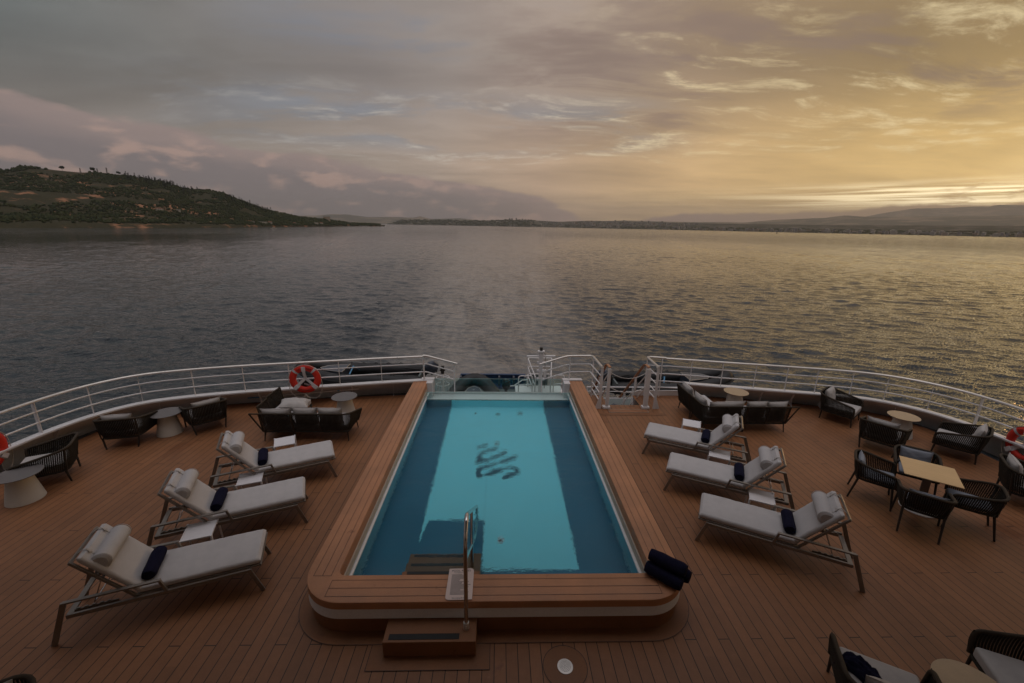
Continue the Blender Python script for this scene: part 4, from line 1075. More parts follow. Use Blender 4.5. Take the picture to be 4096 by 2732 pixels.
# right group
sofa('sofa_module', 'corner module of the woven sofa right of the pool, backs on two sides', (4.90, 9.17, 0), 0, 0.95, 0.70, ('b', 'l'), None, 1)
sofa('sofa_module', 'two-seat module at the right end of the right-hand sofa with leaning post', (5.87, 9.17, 0), 0, 1.00, 0.70, ('b',), None, 2, posts=((1.0, 0.0),))
sofa('sofa_module', 'far module of the right-hand sofa beside the stair gate', (4.88, 9.89, 0), 0, 0.70, 0.68, ('l',), None, 1)
# loose pillow and cushion on the left sofa
pm = pillow_mesh(0.62, 0.58, 0.20, 5.1, 0.02); pm.xf(Matrix.Rotation(R(90), 4, 'X'))
o = pm.build('loose_pillow', M['pillow'], None, smooth=True, loc=(-4.92, 9.68, 0.47)); o.rotation_euler = (R(-4), R(7), R(18))
tag(o, 'big grey pillow lying flat on the bare seat of the left sofa', 'pillow')
# ---------------------------------------------------------------- bulwark, railings
def V3(p, z): return Vector((p[0], p[1], z))
LP = [(-9.32, -2.5), (-9.33, 2.5), (-9.34, 5.0), (-9.34, 7.2), (-9.30, 8.15), (-9.06, 9.05), (-8.54, 9.75), (-7.58, 10.16), (-6.52, 10.46), (-5.48, 10.70), (-4.28, 10.95), (-3.22, 11.18), (-2.11, 11.38), (-1.87, 11.43)]
RP = [(5.25, 11.26), (5.41, 11.22), (6.20, 11.03), (7.03, 10.86), (7.80, 10.69), (8.52, 10.53), (9.32, 10.33), (10.00, 10.03), (10.56, 9.40), (10.84, 8.72), (10.90, 7.9), (10.92, 6.5), (10.92, 4.0), (10.92, -2.5)]
def smooth_path(P, n): 
    Q = rpoly([Vector((p[0], p[1], 0)) for p in P], 0.5, 6); return resamp(Q, n)
def bulwark(P, lab, edge_out):
    t = empty('bulwark', (P[0][0], P[0][1], 0), 0, lab, 'bulwark')
    off = Vector((-P[0][0], -P[0][1], 0))
    Q = smooth_path(P, 90)
    n = len(Q); nor = []
    for i in range(n):
        d = (Q[min(i + 1, n - 1)] - Q[max(i - 1, 0)]).normalized(); nor.append(Vector((-d.y, d.x, 0)))   # outward is left of travel
    def row(o, z): return [tuple(q + m_ * o + off + Vector((0, 0, z))) for q, m_ in zip(Q, nor)]
    # ledge: top cap with folded edges
    m = MB(); m.grid([row(-0.085, 0.435), row(-0.085, 0.468), row(-0.08, 0.472), row(0.085, 0.472), row(0.09, 0.468), row(0.09, 0.42)]); m.grid([row(0.09, 0.42), row(-0.085, 0.435)])
    m.build('ledge', M['white'], t, smooth=True)
    # sloping plate below, standing out over the gutter
    m = MB(); m.grid([row(-0.02, 0.434), row(0.34, 0.16), row(0.47, -0.08), row(0.48, -1.6)]); m.grid([row(0.49, -1.6), row(0.48, -0.08), row(0.355, 0.165), row(0.0, 0.434)])
    m.build('side_plate', M['white'], t, smooth=True)
    return t, Q, nor, off
bl, LQ, Lnor, Loff = bulwark(LP, 'white bulwark with flat cap curving round the left side of the deck', 1)
br, RQ, Rnor, Roff = bulwark(RP, 'white bulwark with flat cap curving round the right side of the deck', 1)
def brackets(P, par, off, rng):
    for i in rng:
        p, a, b = Vector(P[i]), Vector(P[i - 1]), Vector(P[min(i + 1, len(P) - 1)]); d = (b - a).normalized(); o = Vector((-d.y, d.x)); q = p + d * 0.28
        m = MB()
        poly = [(-0.07, 0.433), (0.05, 0.433), (0.24, 0.05), (0.20, -0.05), (0.00, -0.03), (0.10, 0.05), (0.09, 0.20)]
        m.add([(q.x + o.x * u - d.x * 0.004 + off.x, q.y + o.y * u - d.y * 0.004 + off.y, z) for u, z in poly] + [(q.x + o.x * u + d.x * 0.004 + off.x, q.y + o.y * u + d.y * 0.004 + off.y, z) for u, z in poly],
              [tuple(range(7)), tuple(range(7, 14))[::-1]] + [(k, (k + 1) % 7, 7 + (k + 1) % 7, 7 + k) for k in range(7)])
        m.build('bracket', M['white'], par)
brackets(LP, bl, Loff, range(3, 13)); brackets(RP, br, Roff, range(2, 12))

def railing(name, lab, P, posts, z_base, zs, group, ends=None, wide=()):
    """P: list of (x, y); horizontal bars follow it"""
    t = empty(name, (P[0][0], P[0][1], z_base), 0, lab, 'railing', group)
    off = Vector((-P[0][0], -P[0][1], -z_base))
    Q = smooth_path(P, max(12, len(P) * 6))
    for k, (z, r_, nm, mt_) in enumerate(zs):
        m = MB(); m.tube([q + Vector((0, 0, z)) + off for q in Q], r_, 10, sq=0.8 if nm == 'handrail' else 1.0); m.build(nm, M[mt_], t, smooth=True)
    for i, p in enumerate(posts):
        m = MB(); d = Vector((0, 1, 0)); w_ = 0.085 if i in wide else 0.038
        j = min(range(len(Q)), key=lambda j: (Q[j] - Vector((p[0], p[1], 0))).length)
        dd = (Q[min(j + 1, len(Q) - 1)] - Q[max(j - 1, 0)]).normalized(); nn = Vector((-dd.y, dd.x, 0))
        m.beam(V3(p, z_base) + off, V3(p, zs[0][0] - 0.02) + off, 0.012 if i not in wide else 0.014, w_, nn if i not in wide else nn)
        m.build('post', M['white_rail'], t)
    return t, off
BARS = [(1.150, 0.036, 'handrail', 'alu'), (0.93, 0.0165, 'bar', 'white_rail'), (0.70, 0.0165, 'bar', 'white_rail')]
LR = LP[:-1]
railing('deck_railing', 'white railing with steel handrail curving round the left side of the deck', [(-9.34, -2.5), (-9.34, 5.0), (-9.36, 7.2)] + LP[4:13], LP[2:4] + LP[4:13], 0.472, BARS, 'deck railings', wide=(2,))
railing('deck_railing', 'white railing with steel handrail curving round the right side of the deck', [(4.72, 11.36), (5.41, 11.22)] + RP[2:8] + [(10.60, 9.45), (10.92, 8.72), (11.0, 7.9), (11.02, 6.5), (11.02, -2.5)], RP[1:8] + [(10.58, 9.44), (10.93, 8.66), (11.0, 7.6), (11.02, 6.4)], 0.472, BARS, 'deck railings', wide=(8,))

# sloping end pieces above the glass, both sides
def endrail(lab, top, bars, posts):
    t = empty('end_railing', top[0], 0, lab, 'railing', 'short end railings above the pool glass'); o = Vector(top[0])
    m = MB(); m.tube([Vector(p) - o for p in rpoly(top, 0.12, 4)], 0.038, 12, sq=0.8); m.build('handrail', M['alu'], t, smooth=True)
    for b in bars:
        m = MB(); m.tube([Vector(p) - o for p in rpoly(b, 0.08, 4)], 0.0165, 8); m.build('bar', M['white_rail'], t, smooth=True)
    for a, b in posts:
        m = MB(); m.tube([Vector(a) - o, Vector(b) - o], 0.017, 8); m.build('post', M['white_rail'], t, smooth=True)
    return t
endrail('short white railing sloping down to the left edge of the pool glass', [(-2.11, 11.38, 1.17), (-2.02, 11.40, 1.165), (-1.17, 11.42, 0.93)],
        [[(-2.11, 11.38, 0.93), (-2.02, 11.40, 0.93), (-1.25, 11.42, 0.70)], [(-2.11, 11.38, 0.70), (-2.02, 11.40, 0.69), (-1.25, 11.42, 0.46)]], [((-1.25, 11.42, 0.08), (-1.25, 11.42, 0.95)), ((-2.09, 11.38, 0.47), (-2.09, 11.38, 1.15))])
endrail('white railing rising from the pool glass and turning down to the stair gate', [(1.16, 11.45, 0.92), (1.93, 11.47, 1.165), (2.66, 11.52, 1.165), (2.70, 10.50, 1.165)],
        [[(1.25, 11.45, 0.70), (1.96, 11.47, 0.92), (2.62, 11.52, 0.92), (2.69, 10.52, 0.92)], [(1.25, 11.45, 0.46), (1.96, 11.47, 0.69), (2.62, 11.52, 0.69), (2.68, 10.52, 0.69)], [(2.66, 11.3, 0.45), (2.68, 10.52, 0.45)], [(2.66, 11.3, 0.24), (2.68, 10.52, 0.24)]],
        [((1.23, 11.45, 0.08), (1.23, 11.45, 0.96)), ((2.02, 11.47, 0.47), (2.02, 11.47, 1.15)), ((2.66, 11.35, 0.0), (2.66, 11.35, 1.15))])
endrail('white railing from the stair gate round the corner to the right rail', [(4.20, 10.50, 1.165), (4.20, 11.46, 1.165), (4.72, 11.37, 1.16)],
        [[(4.20, 10.52, z), (4.20, 11.46, z), (4.72, 11.37, z), (5.41, 11.22, z)] for z in (0.92, 0.69)] + [[(4.20, 10.52, z), (4.20, 11.46, z), (4.72, 11.37, z), (5.30, 11.27, z)] for z in (0.47, 0.28)],
        [((4.20, 11.40, 0.0), (4.20, 11.40, 1.15)), ((4.62, 11.36, 0.0), (4.62, 11.36, 1.15))])
tag(MB().box(3.95, 5.3, 11.42, 11.45, -0.3, 0.16).build('kick_plate', M['white']), 'low white kick plate along the deck edge right of the stair opening', 'kick plate')

# gate posts either side of the stairs
def gatepost(x, lab, flare, y=10.495):
    t = empty('gate_post', (x, y, 0), 0, lab, 'post', 'posts of the stair gate')
    m = MB(); m.add([(-0.045 + min(flare, 0), -0.006, 0), (0.045 + max(flare, 0), -0.006, 0), (0.035, -0.006, 0.30), (0.035, -0.006, 1.135), (-0.035, -0.006, 1.135), (-0.035, -0.006, 0.30)] + [(-0.045 + min(flare, 0), 0.006, 0), (0.045 + max(flare, 0), 0.006, 0), (0.035, 0.006, 0.30), (0.035, 0.006, 1.135), (-0.035, 0.006, 1.135), (-0.035, 0.006, 0.30)],
                    [(0, 1, 2, 3, 4, 5), (11, 10, 9, 8, 7, 6)] + [(k, 6 + k, 6 + (k + 1) % 6, (k + 1) % 6) for k in range(6)])
    m.build('plate', M['white'], t)
    m = MB(); m.box(-0.038, 0.038, -0.012, 0.10, 1.136, 1.165); m.build('cap', M['alu'], t, bevel=0.006)
gatepost(2.705, 'flared white post at the left of the stair gate', -0.08); gatepost(4.19, 'flared white post at the right of the stair gate', 0.09)
for s, x, lab in ((-1, 2.90, 'square white stair post left of the chains'), (1, 3.94, 'square white stair post right of the chains')):
    t = empty('stair_post', (x, 10.50, 0), 0, lab, 'post', 'inner posts of the stair gate')
    w_ = 0.04 if s < 0 else 0.06
    MB().box(-w_, w_, -0.03, 0.03, 0.0, 1.13).build('shaft', M['white'], t, bevel=0.006)
    MB().box(-0.11 if s < 0 else -0.09, 0.09 if s < 0 else 0.11, -0.05, 0.10, 0.001, 0.07).build('shoe', M['white'], t, bevel=0.012)
    # sloping stair handrail and its stanchions going down beyond the deck edge
    m = MB(); P = rpoly([(0, -0.01, 1.165), (0, 0.32, 1.165), (-0.02 * s, 2.25, -0.62)], 0.12, 4)
    for a, b in zip(P, P[1:]): m.beam(a, b, 0.07, 0.03)
    m.build('handrail', M['cope_plain'], t, bevel=0.004)
    for yy, zt in ((0.95, 0.55), (1.85, -0.28)):
        m = MB(); m.beam((0, yy, zt), (0, yy, zt - 1.15), 0.05, 0.05); m.build('stanchion', M['white'], t)
    for dz in (0.42, 0.80):
        m = MB(); m.tube([(0, 0.03, 1.13 - dz + 0.3), (0, 2.2, -0.60 - dz + 0.1)], 0.016, 8); m.build('bar', M['white_rail'], t, smooth=True)
def chain(z0, sag, lab):
    m = MB(); n = 46
    for i in range(n):
        t0 = (i + 0.5) / n; x = 2.945 + 0.935 * t0; z = z0 - sag * 4 * t0 * (1 - t0); a = atan2(-sag * 4 * (1 - 2 * t0), 0.935)
        pts = []
        for k in range(8):
            b = 2 * pi * k / 8; u, v = 0.0150 * cos(b), 0.0085 * sin(b)
            if i % 2: pts.append((x + u * cos(a), 10.50 + v, z + u * sin(a)))
            else: pts.append((x + u * cos(a) - v * sin(a), 10.50, z + u * sin(a) + v * cos(a)))
        m.tube(pts, 0.0032, 4, closed=True)
    tag(m.build('chain', M['alu'], None, smooth=True), lab, 'chain', 'chains across the stair opening')
chain(1.02, 0.16, 'upper steel chain hanging across the stair opening'); chain(0.62, 0.16, 'lower steel chain hanging across the stair opening')
# stairs
t = empty('deck_stairs', (3.42, 10.75, 0), 0, 'brown boarded stairs leading down through the gap in the stern railing', 'stairs')
for k in range(6):
    MB().box(-0.43, 0.43, 0.0 + 0.25 * k, 0.27 + 0.25 * k, -0.26 - 0.21 * k, -0.22 - 0.21 * k).build('tread', M['border'], t)
for s in (-1, 1):
    m = MB(); m.beam((s * 0.45, -0.02, -0.12), (s * 0.45, 1.7, -1.55), 0.03, 0.24); m.build('stringer', M['white'], t)
g = empty('floor_grille', (3.44, 10.335, 0.008), 0, 'slotted brown grille with steel frame set in the deck before the stairs', 'grille')
m = MB(); m.box(-0.52, 0.52, -0.10, -0.094, 0, 0.006); m.box(-0.52, 0.52, 0.094, 0.10, 0, 0.006); m.box(-0.52, -0.514, -0.094, 0.094, 0, 0.006); m.box(0.514, 0.52, -0.094, 0.094, 0, 0.006); m.build('frame', M['alu'], g)
m = MB()
for k in range(4): m.box(-0.50, 0.50, -0.078 + k * 0.043, -0.050 + k * 0.043, 0, 0.004)
m.build('slats', M['cope_plain'], g)

# white end boxes of the pool wall and the glass screen
for s, lab in ((-1, 'white end box where the left coping meets the glass screen'), (1, 'white end box where the right coping meets the glass screen')):
    t = empty('end_box', (s * 1.92, 11.33, 0), 0, lab, 'end box', 'end boxes of the pool wall')
    MB().box(-0.085 - (0 if s > 0 else 0.0), 0.085, -0.20, 0.16, -0.3, 0.462).build('box', M['white'], t, bevel=0.006)
    MB().box(-0.10 if s > 0 else -0.26, 0.46 if s > 0 else 0.10, 0.05, 0.20, 0.463, 0.485).build('lid', M['white'], t, bevel=0.004)
t = empty('glass_screen', (0, 11.45, 0.02), 0, 'low clear glass screen behind the pool in three panes', 'glass screen')
for a, b in ((-1.815, -1.262), (-1.248, 1.222), (1.236, 1.79)):
    MB().box(a, b, -0.006, 0.006, 0.05, 0.452).build('pane', M['glass'], t)
    MB().box(a, b, -0.0065, 0.0065, 0.4525, 0.458).build('pane_edge', M['glass_edge'], t)
MB().box(-1.82, 1.82, -0.03, 0.03, 0.001, 0.05).build('channel', M['white'], t)

# pole hooked along the left bulwark
t = empty('boat_hook', (-5.2, 10.92, 0.22), 0, 'long white telescopic pole with blue grip lying along the left bulwark', 'pole')
a, b = Vector((-1.45, -0.20, -0.06)), Vector((1.35, 0.22, 0.05))
MB().tube([a.lerp(b, 0.1), b], 0.014, 8).build('shaft', M['white_rail'], t, smooth=True)
MB().tube([a, a.lerp(b, 0.1)], 0.019, 8).build('grip', M['strap'], t, smooth=True)
MB().tube([a.lerp(b, 0.80), a.lerp(b, 0.82)], 0.019, 8).build('collar', M['strap'], t, smooth=True)

# ---------------------------------------------------------------- life rings
def life_ring(loc, yaw, lab, roll=0.0, tilt=0.0):
    t = empty('life_ring', loc, 0, lab, 'life ring', 'orange life rings hung on the railings')
    t.rotation_euler = (tilt, roll, yaw)
    Rr, r_ = 0.302, 0.088
    m = MB(); rows = []
    for i in range(64):
        a = 2 * pi * i / 64; k = 1.0
        for c in (0, pi / 2, pi, 1.5 * pi):
            dd = abs((a - c + pi) % (2 * pi) - pi)
            if dd < 0.10: k = 1 - 0.10 * cos(dd / 0.10 * pi / 2)
        rows.append([((Rr + r_ * cos(b) * 0.98 * k) * cos(a), r_ * 0.62 * sin(b), (Rr + r_ * cos(b) * 0.98 * k) * sin(a)) for b in [2 * pi * q / 16 for q in range(16)]])
    rows.append(rows[0]); m.grid(rows, closed=True); m.build('ring', M['red'], t, smooth=True)
    for c in (45, 135, 225, 315):
        m = MB(); rows = []
        for i in range(5):
            a = R(c - 5 + 10 * i / 4 + 0)
            if c > 180: a = R(c - 8.5 + 17 * i / 4)
            rows.append([((Rr + (r_ + 0.003) * cos(b)) * cos(a), (r_ * 0.62 + 0.003) * sin(b), (Rr + (r_ + 0.003) * cos(b)) * sin(a)) for b in [2 * pi * q / 16 for q in range(16)]])
        m.grid(rows, closed=True); m.build('tape_band', M['tape'], t, smooth=True)
    # three-armed white holder
    m = MB(); f = -0.066
    m.beam((-0.012, f, 0.345), (-0.012, f + 0.01, 0.225), 0.010, 0.095, (1, 0, 0)); m.beam((-0.012, f + 0.012, 0.235), (0, 0.02, 0.0), 0.010, 0.075, (1, 0, 0))
    m.beam((0, 0.02, 0.015), (-0.20, f + 0.02, -0.17), 0.010, 0.075, (0, 0, 1)); m.beam((0, 0.02, 0.015), (0.20, f + 0.02, -0.17), 0.010, 0.075, (0, 0, 1))
    m.beam((-0.19, f - 0.0, -0.165), (-0.275, f - 0.002, -0.245), 0.012, 0.095, (0, 0, 1)); m.beam((0.19, f - 0.0, -0.165), (0.275, f - 0.002, -0.245), 0.012, 0.095, (0, 0, 1))
    m.build('holder', M['white_plastic'], t, bevel=0.003)
    # grab line
    for (a0, a1, sag) in ((182, 282, 0.10), (262, 358, 0.16), (2, 88, 0.02), (92, 178, 0.02)):
        pts = []
        for i in range(15):
            u = i / 14; a = R(a0 + (a1 - a0) * u); ra = 0.395 + 0.05 * sin(pi * u) * (1 if sag > 0.05 else 0.1)
            pts.append((ra * cos(a), -0.03, ra * sin(a) - sag * sin(pi * u)))
        m = MB(); m.tube(pts, 0.0065, 6); m.build('grab_line', M['line'], t, smooth=True)
    m = MB(); m.tube([(0.0, -0.05, -0.40), (0.03, -0.06, -0.47), (0.09, -0.07, -0.54)], 0.008, 6); m.tube([(0.0, -0.05, -0.40), (-0.02, -0.07, -0.44), (0.02, -0.06, -0.49), (0.0, -0.05, -0.52)], 0.010, 6); m.build('knot', M['line'], t, smooth=True)
    # lettering bent round the ring
    m = MB()
    for txt, up in (('SH DIANA', True), ('PANAMA', False)):
        n = len(txt)
        for i, ch in enumerate(txt):
            if ch == ' ': continue
            st = 9.0; a = 90 - (i - (n - 1) / 2) * st if up else 270 + (i - (n - 1) / 2) * st
            k = text_bm(ch, 0.062, 0.0008)
            ang = R(a - 90) if up else R(a - 270)
            k.xf(Matrix.Translation((Rr * cos(R(a)), -r_ * 0.62 - 0.001, Rr * sin(R(a)))) @ Matrix.Rotation(-ang, 4, 'Y') @ Matrix.Rotation(R(90), 4, 'X')); m.add(k.v, k.f)
    m.build('lettering', M['black'], t)
    return t
life_ring((-5.03, 10.60, 0.757), R(10.5), 'orange life ring hung on the railing left of the pool, behind the left sofa')
life_ring((-9.30, 7.20, 0.58), R(96), 'orange life ring half cut off by the left edge of the picture', tilt=0.0)
life_ring((10.86, 7.62, 0.50), R(-97), 'orange life ring half cut off by the right edge of the picture', tilt=0.0)
# small dark plate behind the middle ring
t = empty('rescue_line_box', (-5.02, 10.665, 0.59), R(10.5), 'dark box of rescue line behind the hanging life ring', 'box')
MB().box(-0.19, 0.19, 0.0, 0.05, -0.09, 0.12).build('box', M['black'], t, bevel=0.01)
m = MB()
for k in range(5): m.box(-0.07 + k * 0.03, -0.052 + k * 0.03, -0.004, -0.001, -0.01 - k * 0.012, 0.035 - k * 0.012)
m.build('print', M['white_plastic'], t)

# ---------------------------------------------------------------- lower deck with its boats
LD = -3.9
tag(MB().box(-8.6, 9.4, 11.65, 20.6, LD - 7.0, LD).build('lower_deck', M['greyfloor']), kind='structure')
def inflatable(loc, yaw, lab, pitch=0.0, L=5.2, W=1.9, r=0.25, num=None, motor=True, strap_at=(0.35,)):
    t = empty('inflatable_boat', loc, yaw, lab, 'inflatable boat', 'inflatable boats stowed on the lower deck')
    t.rotation_euler = (0, pitch, yaw)
    hw = W / 2 - r
    P = [(-L / 2, -hw, 0), (-L / 2 + 0.6, -hw, 0), (L / 2 - 1.5, -hw, 0.03), (L / 2 - 0.55, -hw * 0.62, 0.20), (L / 2 - 0.1, -0.22, 0.36), (L / 2 - 0.1, 0.22, 0.36), (L / 2 - 0.55, hw * 0.62, 0.20), (L / 2 - 1.5, hw, 0.03), (-L / 2 + 0.6, hw, 0), (-L / 2, hw, 0)]
    Q = resamp(rpoly(P, 0.45, 6), 60); rad = [r * (0.35 + 0.65 * min(1, min(i, 59 - i) / 4)) for i in range(60)]
    m = MB(); m.tube(Q, rad, 14); m.build('tube', M['hypalon'], t, smooth=True)
    m = MB(); m.tube([q + Vector((0, (r * 0.98 if q.y > 0 else -r * 0.98) * min(1, abs(q.y) / 0.3), 0.05)) + Vector((r if abs(q.y) < 0.5 and q.x > 0 else 0, 0, 0)) for q in Q[3:-3]], 0.028, 6); m.build('rub_strake', M['black'], t, smooth=True)
    m = MB(); m.add([(-L / 2 + 0.5, -hw, -0.12), (L / 2 - 1.2, -hw, -0.12), (L / 2 - 0.4, 0, 0.05), (L / 2 - 1.2, hw, -0.12), (-L / 2 + 0.5, hw, -0.12)], [(0, 1, 2, 3, 4)]); m.build('floor', M['hypalon'], t)
    m = MB(); m.prism([(L / 2 - 1.75, -0.48), (L / 2 - 0.95, -0.26), (L / 2 - 0.75, 0.0), (L / 2 - 0.95, 0.26), (L / 2 - 1.75, 0.48)], -0.1, 0.30); lk = m.build('bow_locker', M['motor'], t, bevel=0.02)
    m = MB(); m.tube([(L / 2 - 1.75, -0.48, 0.305), (L / 2 - 0.95, -0.26, 0.305), (L / 2 - 0.75, 0.0, 0.305), (L / 2 - 0.95, 0.26, 0.305), (L / 2 - 1.75, 0.48, 0.305)], 0.014, 6, closed=True); m.build('locker_trim', M['alu'], t, smooth=True)
    if num:
        k = text_bm(num, 0.16, 0.001); k.xf(Matrix.Translation((L / 2 - 1.15, 0, 0.3015)) @ Matrix.Rotation(R(-90), 4, 'Z')); k.build('number', M['white_plastic'], t)
    MB().box(-L / 2 + 0.45, -L / 2 + 0.52, -hw, hw, -0.15, 0.22).build('transom', M['greyfloor'], t)
    for k_ in range(6):
        for s in (-1, 1):
            m = MB(); x = -L / 2 + 0.9 + k_ * 0.5; m.tube([(x, s * (hw + 0.02), r * 1.0), (x + 0.08, s * (hw + 0.02), r + 0.05), (x + 0.16, s * (hw + 0.02), r * 1.0)], 0.014, 5); m.build('grab_handle', M['black'], t, smooth=True)
    for sa in strap_at:
        m = MB(); x = -L / 2 + L * sa; m.beam((x, -W / 2 - 0.10, -0.45), (x + 0.35, -hw * 0.2, 0.34), 0.05, 0.008); m.beam((x + 0.35, -hw * 0.2, 0.34), (x + 0.5, W / 2, -0.3), 0.05, 0.008); m.build('strap', M['strap'], t)
    if motor:
        mo = MB(); rows = []
        for i in range(13):
            z = i / 12; w_ = 0.165 * (sin(min(z * 1.25, 1) * pi / 2) ** 0.5) * (1 - 0.55 * max(0, z - 0.62) / 0.38) ; l_ = 0.27 * (1 - 0.45 * max(0, z - 0.65) / 0.35)
            rows.append([(-0.05 * z + l_ * cos(a) * (abs(cos(a)) ** -0.25 if abs(cos(a)) > 0.05 else 1) * 0.9, w_ * sin(a), 0.15 + 0.52 * z) for a in [2 * pi * q / 18 for q in range(18)]])
        mo.grid(rows, closed=True); mo.f.append(tuple(range(12 * 18, 13 * 18)))
        tilt = Matrix.Translation((-L / 2 + 0.38, 0, 0.05)) @ Matrix.Rotation(R(-38), 4, 'Y')
        mo.xf(tilt); c = mo.build('engine', M['motor'], t, smooth=True)
        m = MB(); m.box(-0.06, 0.06, -0.05, 0.05, -0.55, 0.16); m.box(-0.16, 0.12, -0.02, 0.02, -0.62, -0.52); m.box(-0.05, 0.20, -0.10, 0.10, 0.05, 0.16); m.xf(tilt); m.build('engine_leg', M['black'], t, bevel=0.01)
        m = MB(); m.beam((-L / 2 + 0.5, 0, 0.25), (-L / 2 + 1.15, 0.05, 0.33), 0.045, 0.045); m.build('tiller', M['black'], t, bevel=0.01)
        k = text_bm('YAMAHA', 0.085, 0.001)
        for sgn in (-1,):
            k2 = MB(); k2.add(k.v, k.f); k2.xf(tilt @ Matrix.Translation((-0.03, sgn * 0.168, 0.48)) @ Matrix.Rotation(R(90), 4, 'X')); e = k2.build('lettering', M['white_plastic'], t)
    return t
inflatable((-5.15, 16.1, -1.12), pi, 'black inflatable boat stowed behind the left railing with its engine at the right', 0.0, 5.2, num=None, strap_at=(0.55,))
inflatable((-1.13, 16.6, -2.92), pi / 2, 'black inflatable boat seen from behind through the pool glass, grey bow locker', -0.06, 5.4, 2.75, 0.30, num='9', motor=False)
b3 = inflatable((6.75, 16.2, -1.42), 0, 'black inflatable boat behind the right railing, bow at the right catching the sun', 0.0, 5.2, num=None, strap_at=(0.42,))
b4 = inflatable((6.6, 14.0, -2.0), 0, 'lower black inflatable boat seen through the stair gate with tilted grey blue engine', 0.0, 5.0, 1.7, 0.23, num=None, strap_at=(0.2,))
k = text_bm('MILPRO', 0.11, 0.001); k.xf(Matrix.Translation((2.12, -0.62, 0.12)) @ Matrix.Rotation(R(28), 4, 'Z') @ Matrix.Rotation(R(80), 4, 'X')); k.build('bow_lettering', M['white_plastic'], b3)

# white davit platform with mast
t = empty('mast', (1.95, 18.8, LD), 0, 'white signal mast with crossbar rising above the lower boarding platform', 'mast')
MB().box(-0.085, 0.085, -0.085, 0.085, 0.0, 2.98).build('shaft', M['white'], t, bevel=0.008)
MB().box(-0.155, 0.155, -0.12, 0.12, 2.98, 3.06).build('head_plate', M['white'], t, bevel=0.01)
m = MB(); m.lathe([(0.07, 3.06), (0.075, 3.07), (0.07, 3.21)], 16); m.build('lamp', M['legs'], t, smooth=True)
m = MB(); m.tube([(-0.66, 0, 2.78), (0.66, 0, 2.80)], 0.045, 12); m.build('crossbar', M['white_rail'], t, smooth=True)
for z in (2.5, 2.1, 1.7):
    for s in (-1, 1):
        m = MB(); m.prism([(s * 0.06, -0.12), (s * 0.17, -0.10), (s * 0.19, -0.02), (s * 0.06, 0.04)] if s > 0 else [(s * 0.06, 0.04), (s * 0.19, -0.02), (s * 0.17, -0.10), (s * 0.06, -0.12)], z - 0.07, z + 0.05); m.build('floodlight', M['white_plastic'], t, bevel=0.01)
m = MB(); m.box(0.14, 0.27, -0.05, 0.05, 1.75, 2.15); m.build('junction_box', M['white'], t, bevel=0.006)
m = MB(); m.tube([(0.20, 0, 1.2), (0.20, 0, 2.9), (0.10, 0, 3.0)], 0.012, 6); m.build('cable', M['rope_rim'], t, smooth=True)
t = empty('boarding_platform', (1.95, 18.8, -2.9), 0, 'white boarding platform with tube handrails round the foot of the mast', 'platform')
MB().box(-1.15, 1.10, -0.9, 0.9, -0.12, 0.0).build('floor', M['white'], t, bevel=0.01)
MB().box(-0.55, 0.45, 0.86, 0.90, 0.05, 0.62).build('mesh_panel', M['greyfloor'], t)
for (x0, x1, y, zt) in ((-1.05, -0.42, -0.7, 1.05), (0.55, 1.05, -0.6, 1.05)):
    for zz in (zt, zt - 0.42):
        m = MB(); m.tube(rpoly([(x0, y, 0), (x0, y + 0.05, zz), (x1, y + 0.1, zz), (x1, y + 0.05, 0)], [0, 0.13, 0.13, 0], 5), 0.026, 8); m.build('hoop', M['white_rail'], t, smooth=True)
for zz in (1.48, 1.05, 0.66):
    m = MB(); m.tube(rpoly([(-0.30, -0.75, zz - 0.45), (-0.56, 0.72, zz), (0.60, 0.72, zz), (0.40, -0.75, zz - 0.45)], [0, 0.12, 0.12, 0], 5), 0.024, 8); m.build('bar', M['white_rail'], t, smooth=True)
for x, y, zz in ((-0.30, -0.75, 1.03), (0.40, -0.75, 1.03), (-0.53, 0.70, 1.48), (0.57, 0.70, 1.48)):
    m = MB(); m.tube([(x, y, 0), (x, y, zz)], 0.032, 8); m.build('post', M['white_rail'], t, smooth=True)
# dark engine of a stowed tender left of the platform
t = empty('outboard_engine', (0.33, 17.6, -2.75), 0, 'dark outboard engine standing left of the white platform', 'engine')
m = MB(); m.lathe([(0.02, 0.95), (0.12, 0.93), (0.17, 0.84), (0.18, 0.66), (0.15, 0.52), (0.10, 0.48)][::-1], 18); m.build('cowling', M['hypalon'], t, smooth=True)
MB().box(-0.06, 0.06, -0.08, 0.08, -0.6, 0.5).build('engine_leg', M['black'], t, bevel=0.01)
MB().tube([(0.15, 0, 0.62), (0.35, 0, 0.64), (0.7, 0.1, 0.86), (0.95, 0.1, 0.88)], 0.028, 8).build('guard_bar', M['white_rail'], t, smooth=True)
# blue steel cradle at the stern
t = empty('boat_cradle', (-0.3, 21.6, -3.3), 0, 'blue steel cradle frame at the stern edge beyond the boats', 'cradle')
MB().box(-1.72, 1.72, -0.25, 0.25, -0.45, -0.30).build('lower_beam', M['navy'], t, bevel=0.01)
MB().box(-1.72, 1.72, 0.18, 0.22, -0.30, 0.18).build('back_panel', M['navy'], t)
MB().box(-1.75, 1.75, 0.12, 0.28, 0.18, 0.24).build('top_beam', M['navy'], t, bevel=0.01)
for x in (-1.72, -0.45, 0.33, 1.1, 1.72):
    MB().box(x - 0.05, x + 0.05, -0.2, 0.17, -0.29, 0.19).build('upright', M['motor'], t, bevel=0.006)
MB().box(-3.2, 3.2, -0.9, 0.3, -0.62, -0.455).build('stern_beam', M['greyfloor'], t)
